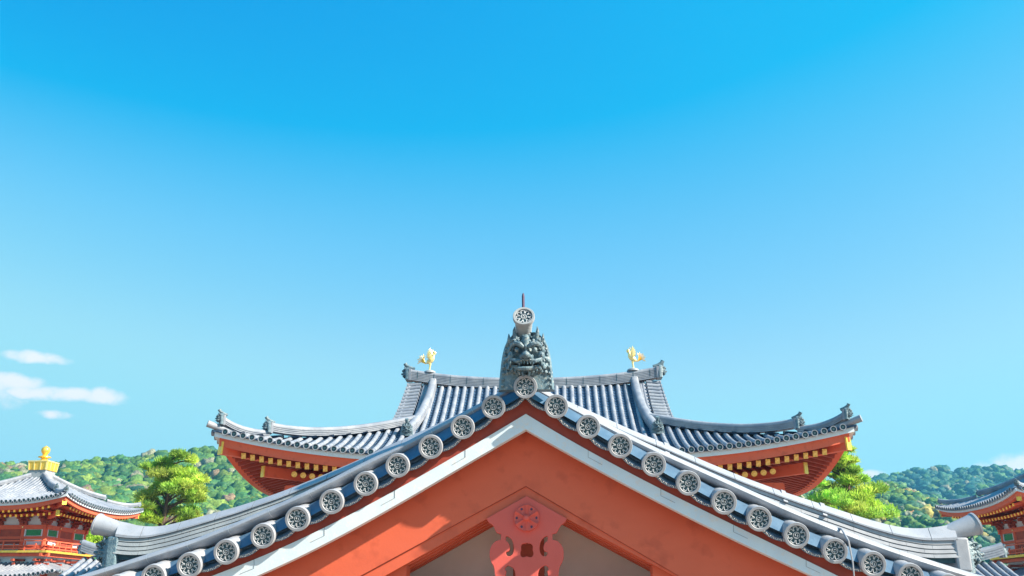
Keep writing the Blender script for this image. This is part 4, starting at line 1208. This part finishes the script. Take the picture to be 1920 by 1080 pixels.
hill('hill', [(1380, 900), (1480, 905), (1560, 905), (1640, 903), (1675, 908), (1710, 922), (1745, 938), (1790, 965), (1840, 985), (1900, 1003), (2000, 1030), (2100, 1050)],
     260, 460, 0, 2400, 2.9, [G2, G1, G4, G1, G3, G2, GY, YL, OR], 'green and orange wood on the low slope right of the great hall')
hill('distant_hill', [(1400, 930), (1500, 922), (1560, 912), (1630, 897), (1680, 889), (1720, 878), (1780, 876), (1850, 874), (1900, 881), (1960, 893), (2060, 915), (2200, 950)],
     560, 1000, 0, 3000, 6.2, [G5, G4, G2, G5, G4, G1, G2, G5, G4, G5, GY], 'dark blue-green wood on the farthest hill at the right', expo=.9)

# ------------------------------------------------------------------ pines
def pine(px, Y, ptop, pbot, wpx, label, seed, prof, lean=0, tint=((.46, .64, .09), (.34, .56, .09), (.54, .66, .13))):
    r = np.random.default_rng(seed); top = at(px, ptop, Y); bot = at(px, pbot, Y); wid = wpx*Y/F
    root = empty('pine_tree', (bot.x, Y, 0), label, 'pine tree'); o = Vector((bot.x, Y, 0))
    H = top.z; tr = MB(); pts = [Vector((bot.x+(top.x-bot.x+lean)*(t**1.2)+.12*math.sin(t*9), Y+.2*math.sin(t*7), H*.97*t)) for t in np.linspace(0, 1, 12)]
    tr.tube(pts, [.30*(1-.85*t)+.02 for t in np.linspace(0, 1, 12)], 9)
    trunk = tr.build('trunk', M['bark'], root, o)
    br = MB(); V = []; Fc = []; C = []; k = 0
    zb = bot.z
    n_c = 60
    for i in range(n_c):
        tz_ = r.uniform(0, 1)**.9; z = zb+(H-zb)*tz_
        w = float(np.interp(tz_, [p[0] for p in prof], [p[1] for p in prof]))*wid/2
        a = r.uniform(0, 2*PI); d = w*math.sqrt(r.uniform(.12, 1))
        ft = z/H; tp = Vector((bot.x+(top.x-bot.x+lean)*(ft**1.2), Y, z-.45*d))
        off_ = float(np.interp(tz_, [p[0] for p in prof], [p[2] for p in prof]))*wid/2
        c = Vector((bot.x+off_+d*math.cos(a), Y+d*math.sin(a)*.8, z))
        br.tube([tp, tp.lerp(c, .55)+Vector((0, 0, .12*d)), c], [.07, .045, .015], 5)
        rad = np.array([r.uniform(.55, 1.0), r.uniform(.55, 1.0), r.uniform(.38, .62)])*(.45+.35*w/(wid/2))
        nt = 460
        p = r.normal(size=(nt, 3)); p /= np.linalg.norm(p, axis=1)[:, None]; p *= (r.uniform(.25, 1, (nt, 1))**.4)
        p[:, 2] = np.where(p[:, 2] < 0, p[:, 2]*.35, p[:, 2])
        P = p*rad+np.array(c)
        base = np.array(tint[r.integers(len(tint))])*r.uniform(.8, 1.2)
        for m_ in range(nt):
            q = P[m_]; dr = p[m_]*.6+r.normal(size=3)*.45+np.array([0, 0, .45]); dr /= np.linalg.norm(dr)
            sd = np.cross(dr, r.normal(size=3)); sd /= np.linalg.norm(sd); L_ = r.uniform(.15, .30)
            V += [q-sd*.032, q+sd*.032, q+dr*L_+sd*.012, q+dr*L_-sd*.012]; Fc.append((k, k+1, k+2, k+3)); k += 4
            C += [base*r.uniform(.75, 1.25)]*4
    br.build('branches', M['bark'], trunk, o)
    nmesh('crown', np.array(V)-np.array(o), Fc, M['needle'], np.array(C), root, smooth=False)
    return root
pine(318, 62, 856, 990, 128, 'bright green pine between the left tower and the great hall', 11,
     [(0, .55, .1), (.15, .85, .05), (.4, 1.0, 0), (.65, 1.0, 0), (.85, .85, .05), (1, .45, .1)])
pine(1580, 56, 822, 985, 200, 'green pine standing behind the right eaves of the great hall', 23,
     [(0, .95, -.05), (.15, 1.0, .02), (.3, .95, .0), (.45, .70, -.05), (.6, .42, -.02), (.8, .26, .02), (1, .08, .05)])
# shrubs / low tree behind the left tower
pine(172, 62, 990, 1030, 80, 'low green pine top showing between the left tower and the gate ridge', 31,
     [(0, 1, 0), (.5, 1, 0), (1, .5, 0)])

# ------------------------------------------------------------------ haze
hz_ = bpy.data.materials.new('haze'); hz_.use_nodes = True; n_ = hz_.node_tree.nodes; n_.remove(n_['Principled BSDF'])
pv = n_.new('ShaderNodeVolumePrincipled'); pv.inputs['Color'].default_value = (.16, .60, 1, 1); pv.inputs['Density'].default_value = .00030; pv.inputs['Anisotropy'].default_value = .2
hz_.node_tree.links.new(pv.outputs[0], n_['Material Output'].inputs['Volume'])
hb_ = MB().box((0, 500, 86), (3000, 1350, 178)).build('haze', hz_, smooth=False); hb_['kind'] = 'stuff'; hb_['label'] = 'thin blue air haze over the wooded hills'; hb_['category'] = 'haze'
